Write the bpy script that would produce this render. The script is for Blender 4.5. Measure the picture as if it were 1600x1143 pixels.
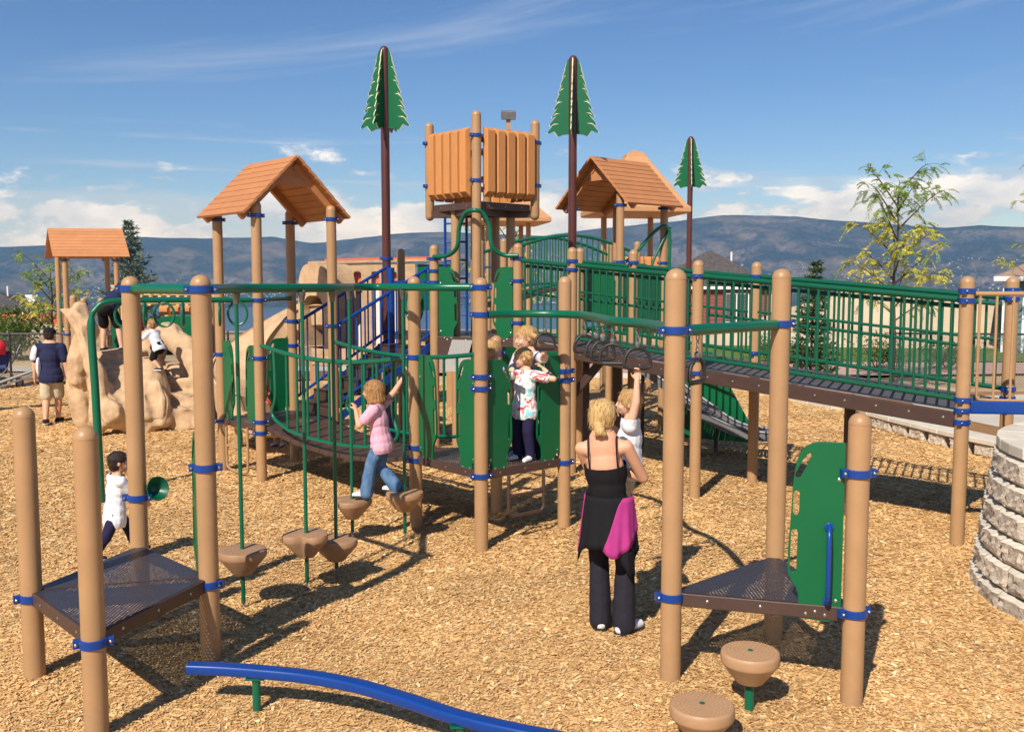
import bpy, bmesh, math, random
import numpy as np
from mathutils import Vector, Matrix, noise, geometry

for _o in list(bpy.data.objects):
    bpy.data.objects.remove(_o)
SC = bpy.context.scene
COL = SC.collection
R = math.radians

# ------------------------------------------------------------------ camera
CAM_H = 2.5
FPX = 1500.0                      # focal length in pixels of a 1600 px wide frame
PITCH = math.atan(130.5 / FPX)
cam_d = bpy.data.cameras.new('camera')
cam_d.sensor_width = 36.0
cam_d.lens = 36.0 * FPX / 1600.0
cam_d.clip_start = 0.05
cam_d.clip_end = 60000.0
cam = bpy.data.objects.new('camera', cam_d)
cam.location = (0, 0, CAM_H)
cam.rotation_euler = (math.pi / 2 - PITCH, 0, 0)
COL.objects.link(cam)
SC.camera = cam

# ------------------------------------------------------------------ sun and sky
SUN_EL = R(42.0)
SHADOW_AZ = R(25.0)               # shadows fall away from the camera and this far to the right
sun_dir = Vector((-math.sin(SHADOW_AZ) * math.cos(SUN_EL), -math.cos(SHADOW_AZ) * math.cos(SUN_EL), math.sin(SUN_EL)))
sun_d = bpy.data.lights.new('sun', 'SUN')
sun_d.energy = 5.0
sun_d.angle = R(0.53)
sun_d.color = (1.0, 0.94, 0.85)
sun = bpy.data.objects.new('sun', sun_d)
sun.rotation_euler = sun_dir.to_track_quat('Z', 'Y').to_euler()
sun.location = (-20, -40, 40)
COL.objects.link(sun)

CUX, CUY, CIX, CIY = 3.1, 0.7, 7.3, 2.2
def build_world():
    w = bpy.data.worlds.new('World')
    SC.world = w
    w.use_nodes = True
    nt = w.node_tree
    N, L = nt.nodes, nt.links
    N.clear()
    out = N.new('ShaderNodeOutputWorld')
    bg = N.new('ShaderNodeBackground')
    bg.inputs['Strength'].default_value = 0.099
    L.new(bg.outputs[0], out.inputs[0])
    sky = N.new('ShaderNodeTexSky')
    sky.sky_type = 'NISHITA'
    sky.sun_disc = False
    sky.sun_elevation = SUN_EL
    sky.sun_rotation = math.atan2(sun_dir.x, sun_dir.y)
    sky.altitude = 1500
    sky.air_density = 1.0
    sky.dust_density = 0.6
    sky.ozone_density = 4.0
    tc = N.new('ShaderNodeTexCoord')
    def math_(op, a, b=None, c=None):
        n = N.new('ShaderNodeMath'); n.operation = op
        for i, v in enumerate((a, b, c)):
            if v is None: continue
            if isinstance(v, (int, float)): n.inputs[i].default_value = v
            else: L.new(v, n.inputs[i])
        return n.outputs[0]
    def ramp(fac, stops):
        n = N.new('ShaderNodeValToRGB')
        e = n.color_ramp.elements
        while len(e) > 1: e.remove(e[-1])
        e[0].position, e[0].color = stops[0][0], (stops[0][1],) * 3 + (1,)
        for p, v in stops[1:]:
            q = e.new(p); q.color = (v, v, v, 1)
        L.new(fac, n.inputs[0])
        return n.outputs[0]
    def nse(vec, scale, detail, rough, dist=0.0):
        n = N.new('ShaderNodeTexNoise')
        n.inputs['Scale'].default_value = scale
        n.inputs['Detail'].default_value = detail
        n.inputs['Roughness'].default_value = rough
        n.inputs['Distortion'].default_value = dist
        L.new(vec, n.inputs['Vector'])
        return n.outputs['Fac']
    def mapping(loc, scl):
        n = N.new('ShaderNodeMapping')
        n.inputs['Location'].default_value = loc
        n.inputs['Scale'].default_value = scl
        L.new(tc.outputs['Generated'], n.inputs['Vector'])
        return n.outputs[0]
    sep = N.new('ShaderNodeSeparateXYZ')
    L.new(tc.outputs['Generated'], sep.inputs[0])
    z = sep.outputs['Z']
    az = math_('ARCTAN2', sep.outputs['X'], sep.outputs['Y'])
    def plane(a, b, ox, oy, shear=0.0):
        """a cloud sheet's coordinates: bearing and height above the horizon"""
        c = N.new('ShaderNodeCombineXYZ')
        L.new(math_('ADD', math_('MULTIPLY', az, a), ox), c.inputs[0])
        L.new(math_('ADD', math_('MULTIPLY', math_('SUBTRACT', z, math_('MULTIPLY', az, shear)), b), oy), c.inputs[1])
        return c.outputs[0]
    def step(v, a, b, top=1.0):
        n = N.new('ShaderNodeMapRange'); n.interpolation_type = 'SMOOTHSTEP'
        n.inputs['From Min'].default_value = a; n.inputs['From Max'].default_value = b; n.inputs['To Max'].default_value = top
        L.new(v, n.inputs['Value']); return n.outputs['Result']
    # puffy low cumulus
    cum = nse(plane(8.0, 19.0, CUX, CUY), 1.0, 7, 0.60, 0.15)
    thr = ramp(z, [(0.0, 0.35), (0.04, 0.365), (0.07, 0.40), (0.09, 0.475), (0.12, 0.58), (0.2, 0.70), (1.0, 0.78)])
    cum_mask = step(math_('SUBTRACT', cum, thr), 0.0, 0.10, 0.92)
    # flat grey sheets near the horizon
    st = nse(plane(2.6, 46.0, 4.2, 1.0), 1.0, 5, 0.55, 0.2)
    st_thr = ramp(z, [(0.0, 0.34), (0.05, 0.38), (0.09, 0.47), (0.15, 0.58), (0.3, 0.72), (1.0, 0.8)])
    st_mask = step(math_('SUBTRACT', st, st_thr), 0.0, 0.18, 0.52)
    # slanting cirrus
    cir = nse(plane(1.5, 17.0, CIX, CIY, 0.16), 1.0, 8, 0.62, 0.5)
    cir_mask = math_('MULTIPLY', step(cir, 0.52, 0.84, 0.46), ramp(z, [(0.0, 0.0), (0.12, 0.25), (0.2, 1.0), (1.0, 1.0)]))
    mask = math_('MAXIMUM', math_('MAXIMUM', cum_mask, st_mask), cir_mask)
    # cloud tone: lit tops, grey-blue undersides
    tone = math_('ADD', nse(plane(9.0, 20.0, CUX + 0.3, CUY - 0.28), 1.0, 5, 0.6, 0.2), math_('MULTIPLY', math_('SUBTRACT', cum_mask, 0.8), 0.22))
    mr3 = N.new('ShaderNodeMapRange')
    mr3.inputs['From Min'].default_value = 0.38; mr3.inputs['From Max'].default_value = 0.66
    L.new(math_('MAXIMUM', tone, cir_mask), mr3.inputs['Value'])
    cc = N.new('ShaderNodeMix'); cc.data_type = 'RGBA'
    L.new(mr3.outputs['Result'], cc.inputs['Factor'])
    cc.inputs['A'].default_value = (5.2, 5.9, 7.2, 1)
    cc.inputs['B'].default_value = (10.0, 10.2, 10.4, 1)
    hs = N.new('ShaderNodeHueSaturation')
    hs.inputs['Saturation'].default_value = 1.15
    hs.inputs['Hue'].default_value = 0.507
    hs.inputs['Value'].default_value = 1.0
    L.new(sky.outputs[0], hs.inputs['Color'])
    mx = N.new('ShaderNodeMix'); mx.data_type = 'RGBA'
    L.new(mask, mx.inputs['Factor'])
    L.new(hs.outputs[0], mx.inputs['A'])
    L.new(cc.outputs['Result'], mx.inputs['B'])
    L.new(mx.outputs['Result'], bg.inputs['Color'])
build_world()
SC.view_settings.view_transform = 'Standard'
SC.view_settings.look = 'None'
SC.view_settings.exposure = 0.22
SC.view_settings.gamma = 1.0
SC.render.engine = 'CYCLES'
SC.cycles.use_denoising = True
SC.cycles.max_bounces = 5
SC.cycles.diffuse_bounces = 2
SC.cycles.use_adaptive_sampling = True
SC.cycles.adaptive_threshold = 0.02
SC.cycles.glossy_bounces = 2
SC.cycles.transparent_max_bounces = 12
SC.cycles.volume_bounces = 0
SC.cycles.sample_clamp_indirect = 4.0

# ------------------------------------------------------------------ materials
def S2L(c):
    return tuple(((v / 255) / 12.92 if v <= 10 else (((v / 255) + 0.055) / 1.055) ** 2.4) for v in c)

MATS = {}
def mat(name, base, rough=0.6, var=0.12, scale=30.0, bump=0.0, bscale=200.0, spec=0.5, metal=0.0, base2=None, coat=0.0, sss=0.0, stretch=None):
    """a procedural surface: noise-varied colour, optional fine relief"""
    m = bpy.data.materials.new(name)
    m.use_nodes = True
    nt = m.node_tree
    N, L = nt.nodes, nt.links
    b = N['Principled BSDF']
    tc = N.new('ShaderNodeTexCoord')
    vec = tc.outputs['Object']
    if stretch:
        mp = N.new('ShaderNodeMapping'); mp.inputs['Scale'].default_value = stretch
        L.new(vec, mp.inputs['Vector']); vec = mp.outputs[0]
    n = N.new('ShaderNodeTexNoise')
    n.inputs['Scale'].default_value = scale
    n.inputs['Detail'].default_value = 5
    n.inputs['Roughness'].default_value = 0.6
    L.new(vec, n.inputs['Vector'])
    mx = N.new('ShaderNodeMix'); mx.data_type = 'RGBA'
    mr = N.new('ShaderNodeMapRange')
    mr.inputs['From Min'].default_value = 0.3; mr.inputs['From Max'].default_value = 0.7
    L.new(n.outputs['Fac'], mr.inputs['Value'])
    L.new(mr.outputs['Result'], mx.inputs['Factor'])
    b2 = base2 or tuple(min(1, v * (1 + var)) for v in base)
    b1 = base if base2 else tuple(v * (1 - var) for v in base)
    mx.inputs['A'].default_value = (*b1, 1)
    mx.inputs['B'].default_value = (*b2, 1)
    L.new(mx.outputs['Result'], b.inputs['Base Color'])
    b.inputs['Roughness'].default_value = rough
    b.inputs['Specular IOR Level'].default_value = spec
    b.inputs['Metallic'].default_value = metal
    b.inputs['Coat Weight'].default_value = coat
    if sss:
        b.inputs['Subsurface Weight'].default_value = sss
        b.inputs['Subsurface Radius'].default_value = (0.02, 0.008, 0.004)
        b.inputs['Subsurface Scale'].default_value = 0.5
    if bump:
        nb = N.new('ShaderNodeTexNoise')
        nb.inputs['Scale'].default_value = bscale
        nb.inputs['Detail'].default_value = 3
        L.new(vec, nb.inputs['Vector'])
        bp = N.new('ShaderNodeBump')
        bp.inputs['Strength'].default_value = bump
        bp.inputs['Distance'].default_value = 0.01
        L.new(nb.outputs['Fac'], bp.inputs['Height'])
        L.new(bp.outputs[0], b.inputs['Normal'])
    MATS[name] = m
    return m

# ------------------------------------------------------------------ mesh building
def V(*a):
    return Vector(a)

class MB:
    def __init__(s):
        s.v = []; s.f = []; s.sm = []
    def add(s, vs, fs, smooth=False):
        o = len(s.v)
        s.v.extend([tuple(p) for p in vs])
        s.f.extend([tuple(i + o for i in f) for f in fs])
        if isinstance(smooth, (list, tuple)): s.sm.extend(smooth)
        else: s.sm.extend([smooth] * len(fs))
        return s
    def box(s, c, size, ax=None, ay=None, az=None):
        c = Vector(c)
        ax = Vector(ax) if ax is not None else V(1, 0, 0)
        ay = Vector(ay) if ay is not None else V(0, 1, 0)
        az = Vector(az) if az is not None else ax.cross(ay)
        h = [x / 2 for x in size]
        vs = [c + ax * (sx * h[0]) + ay * (sy * h[1]) + az * (sz * h[2]) for sz in (-1, 1) for sy in (-1, 1) for sx in (-1, 1)]
        fs = [(0, 2, 3, 1), (4, 5, 7, 6), (0, 1, 5, 4), (2, 6, 7, 3), (0, 4, 6, 2), (1, 3, 7, 5)]
        return s.add(vs, fs)
    def bar(s, p0, p1, w, h, up=(0, 0, 1)):
        p0, p1 = Vector(p0), Vector(p1)
        d = (p1 - p0); l = d.length; d = d / l
        u = Vector(up)
        side = d.cross(u)
        if side.length < 1e-4: side = d.cross(V(0, 1, 0))
        side.normalize(); u = side.cross(d).normalized()
        return s.box((p0 + p1) / 2, (l, w, h), d, side, u)
    def tube(s, path, r, n=10, closed=False, squash=1.0):
        path = [Vector(p) for p in path]
        m = len(path)
        rs = r if isinstance(r, (list, tuple)) else [r] * m
        t0 = (path[1] - path[0]).normalized()
        ref = V(0, 0, 1) if abs(t0.z) < 0.9 else V(0, 1, 0)
        u = t0.cross(ref).normalized()
        vs, fs, sm = [], [], []
        for i, p in enumerate(path):
            if closed: t = path[(i + 1) % m] - path[i - 1]
            else: t = path[min(i + 1, m - 1)] - path[max(i - 1, 0)]
            t.normalize()
            u = (u - t * u.dot(t))
            if u.length < 1e-5: u = t.orthogonal()
            u.normalize()
            w = t.cross(u)
            for k in range(n):
                a = 2 * math.pi * k / n
                vs.append(p + u * (rs[i] * math.cos(a)) + w * (rs[i] * squash * math.sin(a)))
        for i in range(m if closed else m - 1):
            j = (i + 1) % m
            for k in range(n):
                k2 = (k + 1) % n
                fs.append((i * n + k, i * n + k2, j * n + k2, j * n + k)); sm.append(True)
        if not closed:
            fs.append(tuple(range(n - 1, -1, -1))); sm.append(False)
            fs.append(tuple((m - 1) * n + k for k in range(n))); sm.append(False)
        return s.add(vs, fs, sm)
    def lathe(s, prof, n=20, loc=(0, 0, 0), ax=None, flat=()):
        """prof: (radius, height) from bottom to top; ax: direction of the axis"""
        loc = Vector(loc)
        z = Vector(ax).normalized() if ax is not None else V(0, 0, 1)
        x = z.orthogonal().normalized(); y = z.cross(x)
        vs, fs, sm = [], [], []
        for (r, h) in prof:
            for k in range(n):
                a = 2 * math.pi * k / n
                vs.append(loc + z * h + x * (r * math.cos(a)) + y * (r * math.sin(a)))
        for i in range(len(prof) - 1):
            for k in range(n):
                k2 = (k + 1) % n
                fs.append((i * n + k, i * n + k2, (i + 1) * n + k2, (i + 1) * n + k)); sm.append(i not in flat)
        fs.append(tuple(range(n - 1, -1, -1))); sm.append(False)
        m = len(prof)
        fs.append(tuple((m - 1) * n + k for k in range(n))); sm.append(False)
        return s.add(vs, fs, sm)
    def prism(s, poly, th, o, ax, ay, holes=()):
        """poly (and holes): 2-D loops in the (ax, ay) frame at o, extruded th along ax x ay, centred"""
        o, ax, ay = Vector(o), Vector(ax), Vector(ay)
        nz = ax.cross(ay).normalized()
        loops = [list(poly)] + [list(h) for h in holes]
        tri = geometry.tessellate_polygon([[Vector((p[0], p[1], 0)) for p in lp] for lp in loops])
        flat = [p for lp in loops for p in lp]
        n = len(flat)
        vs = [o + ax * p[0] + ay * p[1] + nz * (th / 2) for p in flat] + [o + ax * p[0] + ay * p[1] - nz * (th / 2) for p in flat]
        fs = []
        for t in tri:
            a, b, c = [Vector((flat[i][0], flat[i][1])) for i in t]
            if (b - a).cross(c - a) < 0: t = t[::-1]
            fs.append(tuple(t)); fs.append(tuple(i + n for i in t[::-1]))
        k = 0
        for li, lp in enumerate(loops):
            m = len(lp)
            area = sum(lp[i][0] * lp[(i + 1) % m][1] - lp[(i + 1) % m][0] * lp[i][1] for i in range(m))
            ccw = (area > 0) == (li == 0)
            for i in range(m):
                a, b = k + i, k + (i + 1) % m
                fs.append((a, a + n, b + n, b) if ccw else (b, b + n, a + n, a))
            k += m
        return s.add(vs, fs)
    def ell(s, c, r, rot=None, n=14, m=9):
        c = Vector(c)
        rot = rot or Matrix.Identity(3)
        vs = [c + rot @ V(0, 0, -r[2])]
        for i in range(1, m):
            ph = -math.pi / 2 + math.pi * i / m
            for k in range(n):
                a = 2 * math.pi * k / n
                vs.append(c + rot @ V(r[0] * math.cos(ph) * math.cos(a), r[1] * math.cos(ph) * math.sin(a), r[2] * math.sin(ph)))
        vs.append(c + rot @ V(0, 0, r[2]))
        fs = []
        for k in range(n):
            fs.append((0, 1 + (k + 1) % n, 1 + k))
        for i in range(m - 2):
            for k in range(n):
                a = 1 + i * n + k; b = 1 + i * n + (k + 1) % n
                fs.append((a, b, b + n, a + n))
        top = len(vs) - 1
        for k in range(n):
            fs.append((1 + (m - 2) * n + k, 1 + (m - 2) * n + (k + 1) % n, top))
        return s.add(vs, fs, True)
    def caps(s, p0, p1, r0, r1, n=12):
        """a tapered limb with round ends"""
        p0, p1 = Vector(p0), Vector(p1)
        d = p1 - p0; l = d.length
        if l < 1e-5: return s.ell(p0, (r0,) * 3)
        d /= l
        prof = []
        for i in range(5):
            a = -math.pi / 2 + (math.pi / 2) * (i + 0.35) / 4.35
            prof.append((r0 * math.cos(a), r0 * math.sin(a)))
        for i in range(5):
            a = (math.pi / 2) * i / 4.35
            prof.append((r1 * math.cos(a), l + r1 * math.sin(a)))
        return s.lathe(prof, n, p0, d)
    def mesh(s, name):
        me = bpy.data.meshes.new(name)
        me.from_pydata([tuple(p) for p in s.v], [], s.f)
        me.polygons.foreach_set('use_smooth', s.sm)
        me.update()
        if any(s.sm): me.set_sharp_from_angle(angle=R(38))
        return me
    def build(s, name, m, parent=None, bevel=0.0, kind=None):
        o = link(name, s.mesh(name), m, parent)
        if bevel:
            md = o.modifiers.new('bevel', 'BEVEL'); md.width = bevel; md.segments = 2; md.limit_method = 'ANGLE'; md.angle_limit = R(35)
        if kind: o['kind'] = kind
        return o

def link(name, me, m=None, parent=None):
    o = bpy.data.objects.new(name, me)
    COL.objects.link(o)
    if m is not None and me is not None and len(me.materials) == 0:
        me.materials.append(MATS[m] if isinstance(m, str) else m)
    if parent is not None: o.parent = parent
    return o

def tag(o, label=None, cat=None, group=None, kind=None):
    if label: o['label'] = label
    if cat: o['category'] = cat
    if group: o['group'] = group
    if kind: o['kind'] = kind
    return o

def thing(name, label, cat, loc=(0, 0, 0), rotz=0.0, group=None):
    o = bpy.data.objects.new(name, None)
    o.empty_display_size = 0.1
    o.location = loc; o.rotation_euler = (0, 0, rotz)
    COL.objects.link(o)
    return tag(o, label, cat, group, 'thing')

def copy_tree(o, parent=None):
    c = o.copy(); COL.objects.link(c); c.parent = parent
    for ch in [x for x in bpy.data.objects if x.parent == o]:
        copy_tree(ch, c)
    return c

def smooth_path(pts, sub=8, closed=False):
    """Catmull-Rom through the points"""
    pts = [Vector(p) for p in pts]
    m = len(pts); out = []
    rng_ = range(m if closed else m - 1)
    for i in rng_:
        p1, p2 = pts[i], pts[(i + 1) % m]
        p0 = pts[i - 1] if (closed or i > 0) else p1 * 2 - p2
        p3 = pts[(i + 2) % m] if (closed or i + 2 < m) else p2 * 2 - p1
        for k in range(sub):
            t = k / sub
            out.append(0.5 * ((2 * p1) + (p2 - p0) * t + (2 * p0 - 5 * p1 + 4 * p2 - p3) * t * t + (3 * p1 - p0 - 3 * p2 + p3) * t ** 3))
    if not closed: out.append(pts[-1])
    return out

def rounded(poly, rad, seg=5):
    """round the corners of a 2-D loop; rad: one radius or one per corner"""
    n = len(poly); out = []
    for i in range(n):
        r = rad[i] if isinstance(rad, (list, tuple)) else rad
        p = Vector(poly[i]); a = Vector(poly[i - 1]) - p; b = Vector(poly[(i + 1) % n]) - p
        if r <= 0: out.append(tuple(p)); continue
        la, lb = a.length, b.length
        a /= la; b /= lb
        d = min(r, la * 0.49, lb * 0.49)
        s, e = p + a * d, p + b * d
        for k in range(seg + 1):
            t = k / seg
            out.append(tuple(s * (1 - t) ** 2 + p * 2 * t * (1 - t) + e * t * t))
    return out

# the play structure's own grid directions
E1 = V(0.755, 0.656, 0).normalized()
E2 = V(-E1.y, E1.x, 0)
Z = V(0, 0, 1)
# ------------------------------------------------------------------ palette
mat('tan', S2L((171, 133, 94)), 0.42, 0.07, 4.0, 0.05, 220, 0.45)
mat('green', S2L((0, 96, 68)), 0.33, 0.05, 4.0, 0.03, 300, 0.5)
mat('panel_green', S2L((0, 94, 54)), 0.38, 0.05, 4.0, 0.05, 250, 0.45)
mat('dark_green', S2L((6, 84, 58)), 0.35, 0.05, 4.0, 0.03, 300, 0.5)
mat('blue', S2L((10, 60, 136)), 0.33, 0.05, 5.0, 0.03, 300, 0.5)
mat('brown', S2L((74, 54, 46)), 0.5, 0.10, 8.0, 0.08, 150)
mat('pole_brown', S2L((84, 44, 38)), 0.38, 0.08, 4.0, 0.03, 300)
mat('orange', S2L((198, 134, 76)), 0.55, 0.07, 5.0, 0.08, 150, base2=None, stretch=(6, 6, 1))
mat('roof', S2L((184, 124, 78)), 0.6, 0.08, 5.0, 0.10, 120)
mat('roof_tan', S2L((190, 140, 96)), 0.6, 0.06, 5.0, 0.08, 120)
mat('pod', S2L((160, 124, 92)), 0.55, 0.08, 14.0, 0.12, 120, 0.4)
mat('cream', S2L((218, 206, 164)), 0.5, 0.05, 5)
mat('steel', S2L((128, 128, 130)), 0.6, 0.15, 30.0, 0, 100, 0.4, 0.6)
mat('cast', S2L((112, 112, 110)), 0.45, 0.15, 30.0, 0, 100, 0.5, 0.7)
mat('bolt', S2L((190, 188, 180)), 0.3, 0.1, 20, 0, 100, 0.5, 0.9)
mat('rubber', S2L((44, 40, 40)), 0.5, 0.1, 20, 0.1, 100)
mat('sculpt', S2L((194, 162, 126)), 0.8, 0.2, 5.0, 0.8, 70, 0.25)
mat('concrete', S2L((196, 186, 168)), 0.85, 0.10, 1.5, 0.3, 60, 0.3)
mat('paver_pink', S2L((186, 150, 134)), 0.85, 0.10, 2.5, 0.3, 60, 0.3)
mat('block', S2L((186, 173, 156)), 0.9, 0.18, 9.0, 0.9, 55, 0.25)
mat('block_cap', S2L((206, 196, 178)), 0.9, 0.10, 6.0, 0.4, 80, 0.25)
mat('soil', S2L((150, 112, 74)), 0.95, 0.25, 2.0, 0.6, 12, 0.2)
mat('dirt_pale', S2L((190, 170, 142)), 0.95, 0.14, 0.6, 0.5, 4, 0.2)
mat('grass_green', S2L((92, 112, 52)), 0.9, 0.25, 3.0, 0.8, 40, 0.2)
mat('fence_black', S2L((40, 38, 38)), 0.5, 0.1, 20)
mat('fence_wire', S2L((150, 150, 146)), 0.45, 0.1, 20, 0, 100, 0.5, 0.6)
mat('white_paint', (0.78, 0.77, 0.74), 0.5, 0.04, 5)
mat('coral', S2L((214, 108, 76)), 0.55, 0.06, 5)
mat('asphalt_shingle', S2L((84, 79, 78)), 0.9, 0.35, 5.0, 0.6, 60, 0.2)
mat('siding_red', S2L((128, 62, 58)), 0.7, 0.08, 4)
mat('siding_teal', S2L((92, 116, 118)), 0.7, 0.08, 4)
mat('siding_brown', S2L((132, 112, 92)), 0.7, 0.08, 4)
mat('roof_brown', S2L((150, 124, 106)), 0.9, 0.2, 14.0, 0.6, 60, 0.2)
mat('glass', S2L((70, 84, 96)), 0.08, 0.1, 2, 0, 100, 0.8)
mat('lumber', S2L((214, 184, 124)), 0.8, 0.12, 4.0, 0.2, 80)
mat('orange_net', S2L((226, 110, 66)), 0.7, 0.1, 6)
mat('red_cloth', S2L((200, 30, 52)), 0.8, 0.1, 12)
mat('bark', S2L((92, 78, 66)), 0.9, 0.25, 20, 0.6, 60, 0.2)

def perforated():
    """punched, coated steel deck: round holes really let light through"""
    m = bpy.data.materials.new('perforated_deck')
    m.use_nodes = True
    nt = m.node_tree; N, L = nt.nodes, nt.links
    b = N['Principled BSDF']; out = N['Material Output']
    b.inputs['Base Color'].default_value = (*S2L((57, 55, 62)), 1)
    b.inputs['Roughness'].default_value = 0.42
    tc = N.new('ShaderNodeTexCoord')
    sc = N.new('ShaderNodeVectorMath'); sc.operation = 'SCALE'; sc.inputs['Scale'].default_value = 1 / 0.0215
    L.new(tc.outputs['Object'], sc.inputs[0])
    fr = N.new('ShaderNodeVectorMath'); fr.operation = 'FRACTION'
    L.new(sc.outputs[0], fr.inputs[0])
    sb = N.new('ShaderNodeVectorMath'); sb.operation = 'SUBTRACT'; sb.inputs[1].default_value = (0.5, 0.5, 0.5)
    L.new(fr.outputs[0], sb.inputs[0])
    ml = N.new('ShaderNodeVectorMath'); ml.operation = 'MULTIPLY'; ml.inputs[1].default_value = (1, 1, 0)
    L.new(sb.outputs[0], ml.inputs[0])
    ln = N.new('ShaderNodeVectorMath'); ln.operation = 'LENGTH'
    L.new(ml.outputs[0], ln.inputs[0])
    lt = N.new('ShaderNodeMath'); lt.operation = 'LESS_THAN'; lt.inputs[1].default_value = 0.18
    L.new(ln.outputs['Value'], lt.inputs[0])
    tr = N.new('ShaderNodeBsdfTransparent')
    mx = N.new('ShaderNodeMixShader')
    L.new(lt.outputs[0], mx.inputs[0]); L.new(b.outputs[0], mx.inputs[1]); L.new(tr.outputs[0], mx.inputs[2])
    L.new(mx.outputs[0], out.inputs['Surface'])
    mr = N.new('ShaderNodeTexNoise'); mr.inputs['Scale'].default_value = 7; mr.inputs['Detail'].default_value = 5
    L.new(tc.outputs['Object'], mr.inputs['Vector'])
    rr = N.new('ShaderNodeMapRange'); rr.inputs['To Min'].default_value = 0.3; rr.inputs['To Max'].default_value = 0.55
    L.new(mr.outputs['Fac'], rr.inputs['Value']); L.new(rr.outputs[0], b.inputs['Roughness'])
    MATS['perforated'] = m
perforated()

def chips_material():
    m = bpy.data.materials.new('wood_chip')
    m.use_nodes = True
    nt = m.node_tree; N, L = nt.nodes, nt.links
    b = N['Principled BSDF']
    g = N.new('ShaderNodeNewGeometry')
    cr = N.new('ShaderNodeValToRGB')
    e = cr.color_ramp.elements
    stops = [(0.0, (188, 138, 84)), (0.12, (212, 164, 106)), (0.5, (226, 182, 122)), (0.88, (234, 196, 138)), (1.0, (244, 218, 172))]
    e[0].position = 0; e[0].color = (*S2L(stops[0][1]), 1)
    e[1].position = 1; e[1].color = (*S2L(stops[-1][1]), 1)
    for p, c in stops[1:-1]:
        q = e.new(p); q.color = (*S2L(c), 1)
    L.new(g.outputs['Random Per Island'], cr.inputs[0])
    # broad drifts of drier and damper fibre
    tc = N.new('ShaderNodeTexCoord')
    n = N.new('ShaderNodeTexNoise'); n.inputs['Scale'].default_value = 0.55; n.inputs['Detail'].default_value = 4
    L.new(tc.outputs['Object'], n.inputs['Vector'])
    mr = N.new('ShaderNodeMapRange'); mr.inputs['From Min'].default_value = .3; mr.inputs['From Max'].default_value = .7
    mr.inputs['To Min'].default_value = 0.78; mr.inputs['To Max'].default_value = 1.08
    L.new(n.outputs['Fac'], mr.inputs['Value'])
    hs = N.new('ShaderNodeHueSaturation'); hs.inputs['Saturation'].default_value = 1.0; L.new(cr.outputs[0], hs.inputs['Color']); L.new(mr.outputs[0], hs.inputs['Value'])
    L.new(hs.outputs[0], b.inputs['Base Color'])
    b.inputs['Roughness'].default_value = 0.85
    b.inputs['Specular IOR Level'].default_value = 0.2
    MATS['chip'] = m
chips_material()

def mulch_material():
    m = bpy.data.materials.new('mulch')
    m.use_nodes = True
    nt = m.node_tree; N, L = nt.nodes, nt.links
    b = N['Principled BSDF']
    tc = N.new('ShaderNodeTexCoord')
    mp = N.new('ShaderNodeMapping'); mp.inputs['Scale'].default_value = (1, 1, 1)
    L.new(tc.outputs['Object'], mp.inputs['Vector'])
    vo = N.new('ShaderNodeTexVoronoi'); vo.inputs['Scale'].default_value = 30; vo.inputs['Randomness'].default_value = 1
    L.new(mp.outputs[0], vo.inputs['Vector'])
    sp = N.new('ShaderNodeSeparateColor'); L.new(vo.outputs['Color'], sp.inputs[0])
    cr = N.new('ShaderNodeValToRGB'); e = cr.color_ramp.elements
    e[0].position = 0; e[0].color = (*S2L((182, 130, 76)), 1)
    e[1].position = 1; e[1].color = (*S2L((240, 206, 150)), 1)
    q = e.new(0.4); q.color = (*S2L((222, 174, 112)), 1)
    L.new(sp.outputs[0], cr.inputs[0])
    n = N.new('ShaderNodeTexNoise'); n.inputs['Scale'].default_value = 0.55; n.inputs['Detail'].default_value = 4
    L.new(tc.outputs['Object'], n.inputs['Vector'])
    mr = N.new('ShaderNodeMapRange'); mr.inputs['From Min'].default_value = .3; mr.inputs['From Max'].default_value = .7
    mr.inputs['To Min'].default_value = 0.78; mr.inputs['To Max'].default_value = 1.08
    L.new(n.outputs['Fac'], mr.inputs['Value'])
    hs = N.new('ShaderNodeHueSaturation'); hs.inputs['Saturation'].default_value = 1.0; L.new(cr.outputs[0], hs.inputs['Color']); L.new(mr.outputs[0], hs.inputs['Value'])
    L.new(hs.outputs[0], b.inputs['Base Color'])
    b.inputs['Roughness'].default_value = 0.95
    b.inputs['Specular IOR Level'].default_value = 0.15
    bp = N.new('ShaderNodeBump'); bp.inputs['Strength'].default_value = 1.0; bp.inputs['Distance'].default_value = 0.02
    L.new(sp.outputs[1], bp.inputs['Height']); L.new(bp.outputs[0], b.inputs['Normal'])
    MATS['mulch'] = m
mulch_material()
def _ramp_top():
    mat('ramp_top', S2L((84, 78, 76)), .6, .12, 8, .2, 90)
    m = MATS['perforated'].copy(); m.name = 'perforated_grey'
    m.node_tree.nodes['Principled BSDF'].inputs['Base Color'].default_value = (*S2L((150, 146, 140)), 1)
    MATS['perforated_grey'] = m
_ramp_top()

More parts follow.
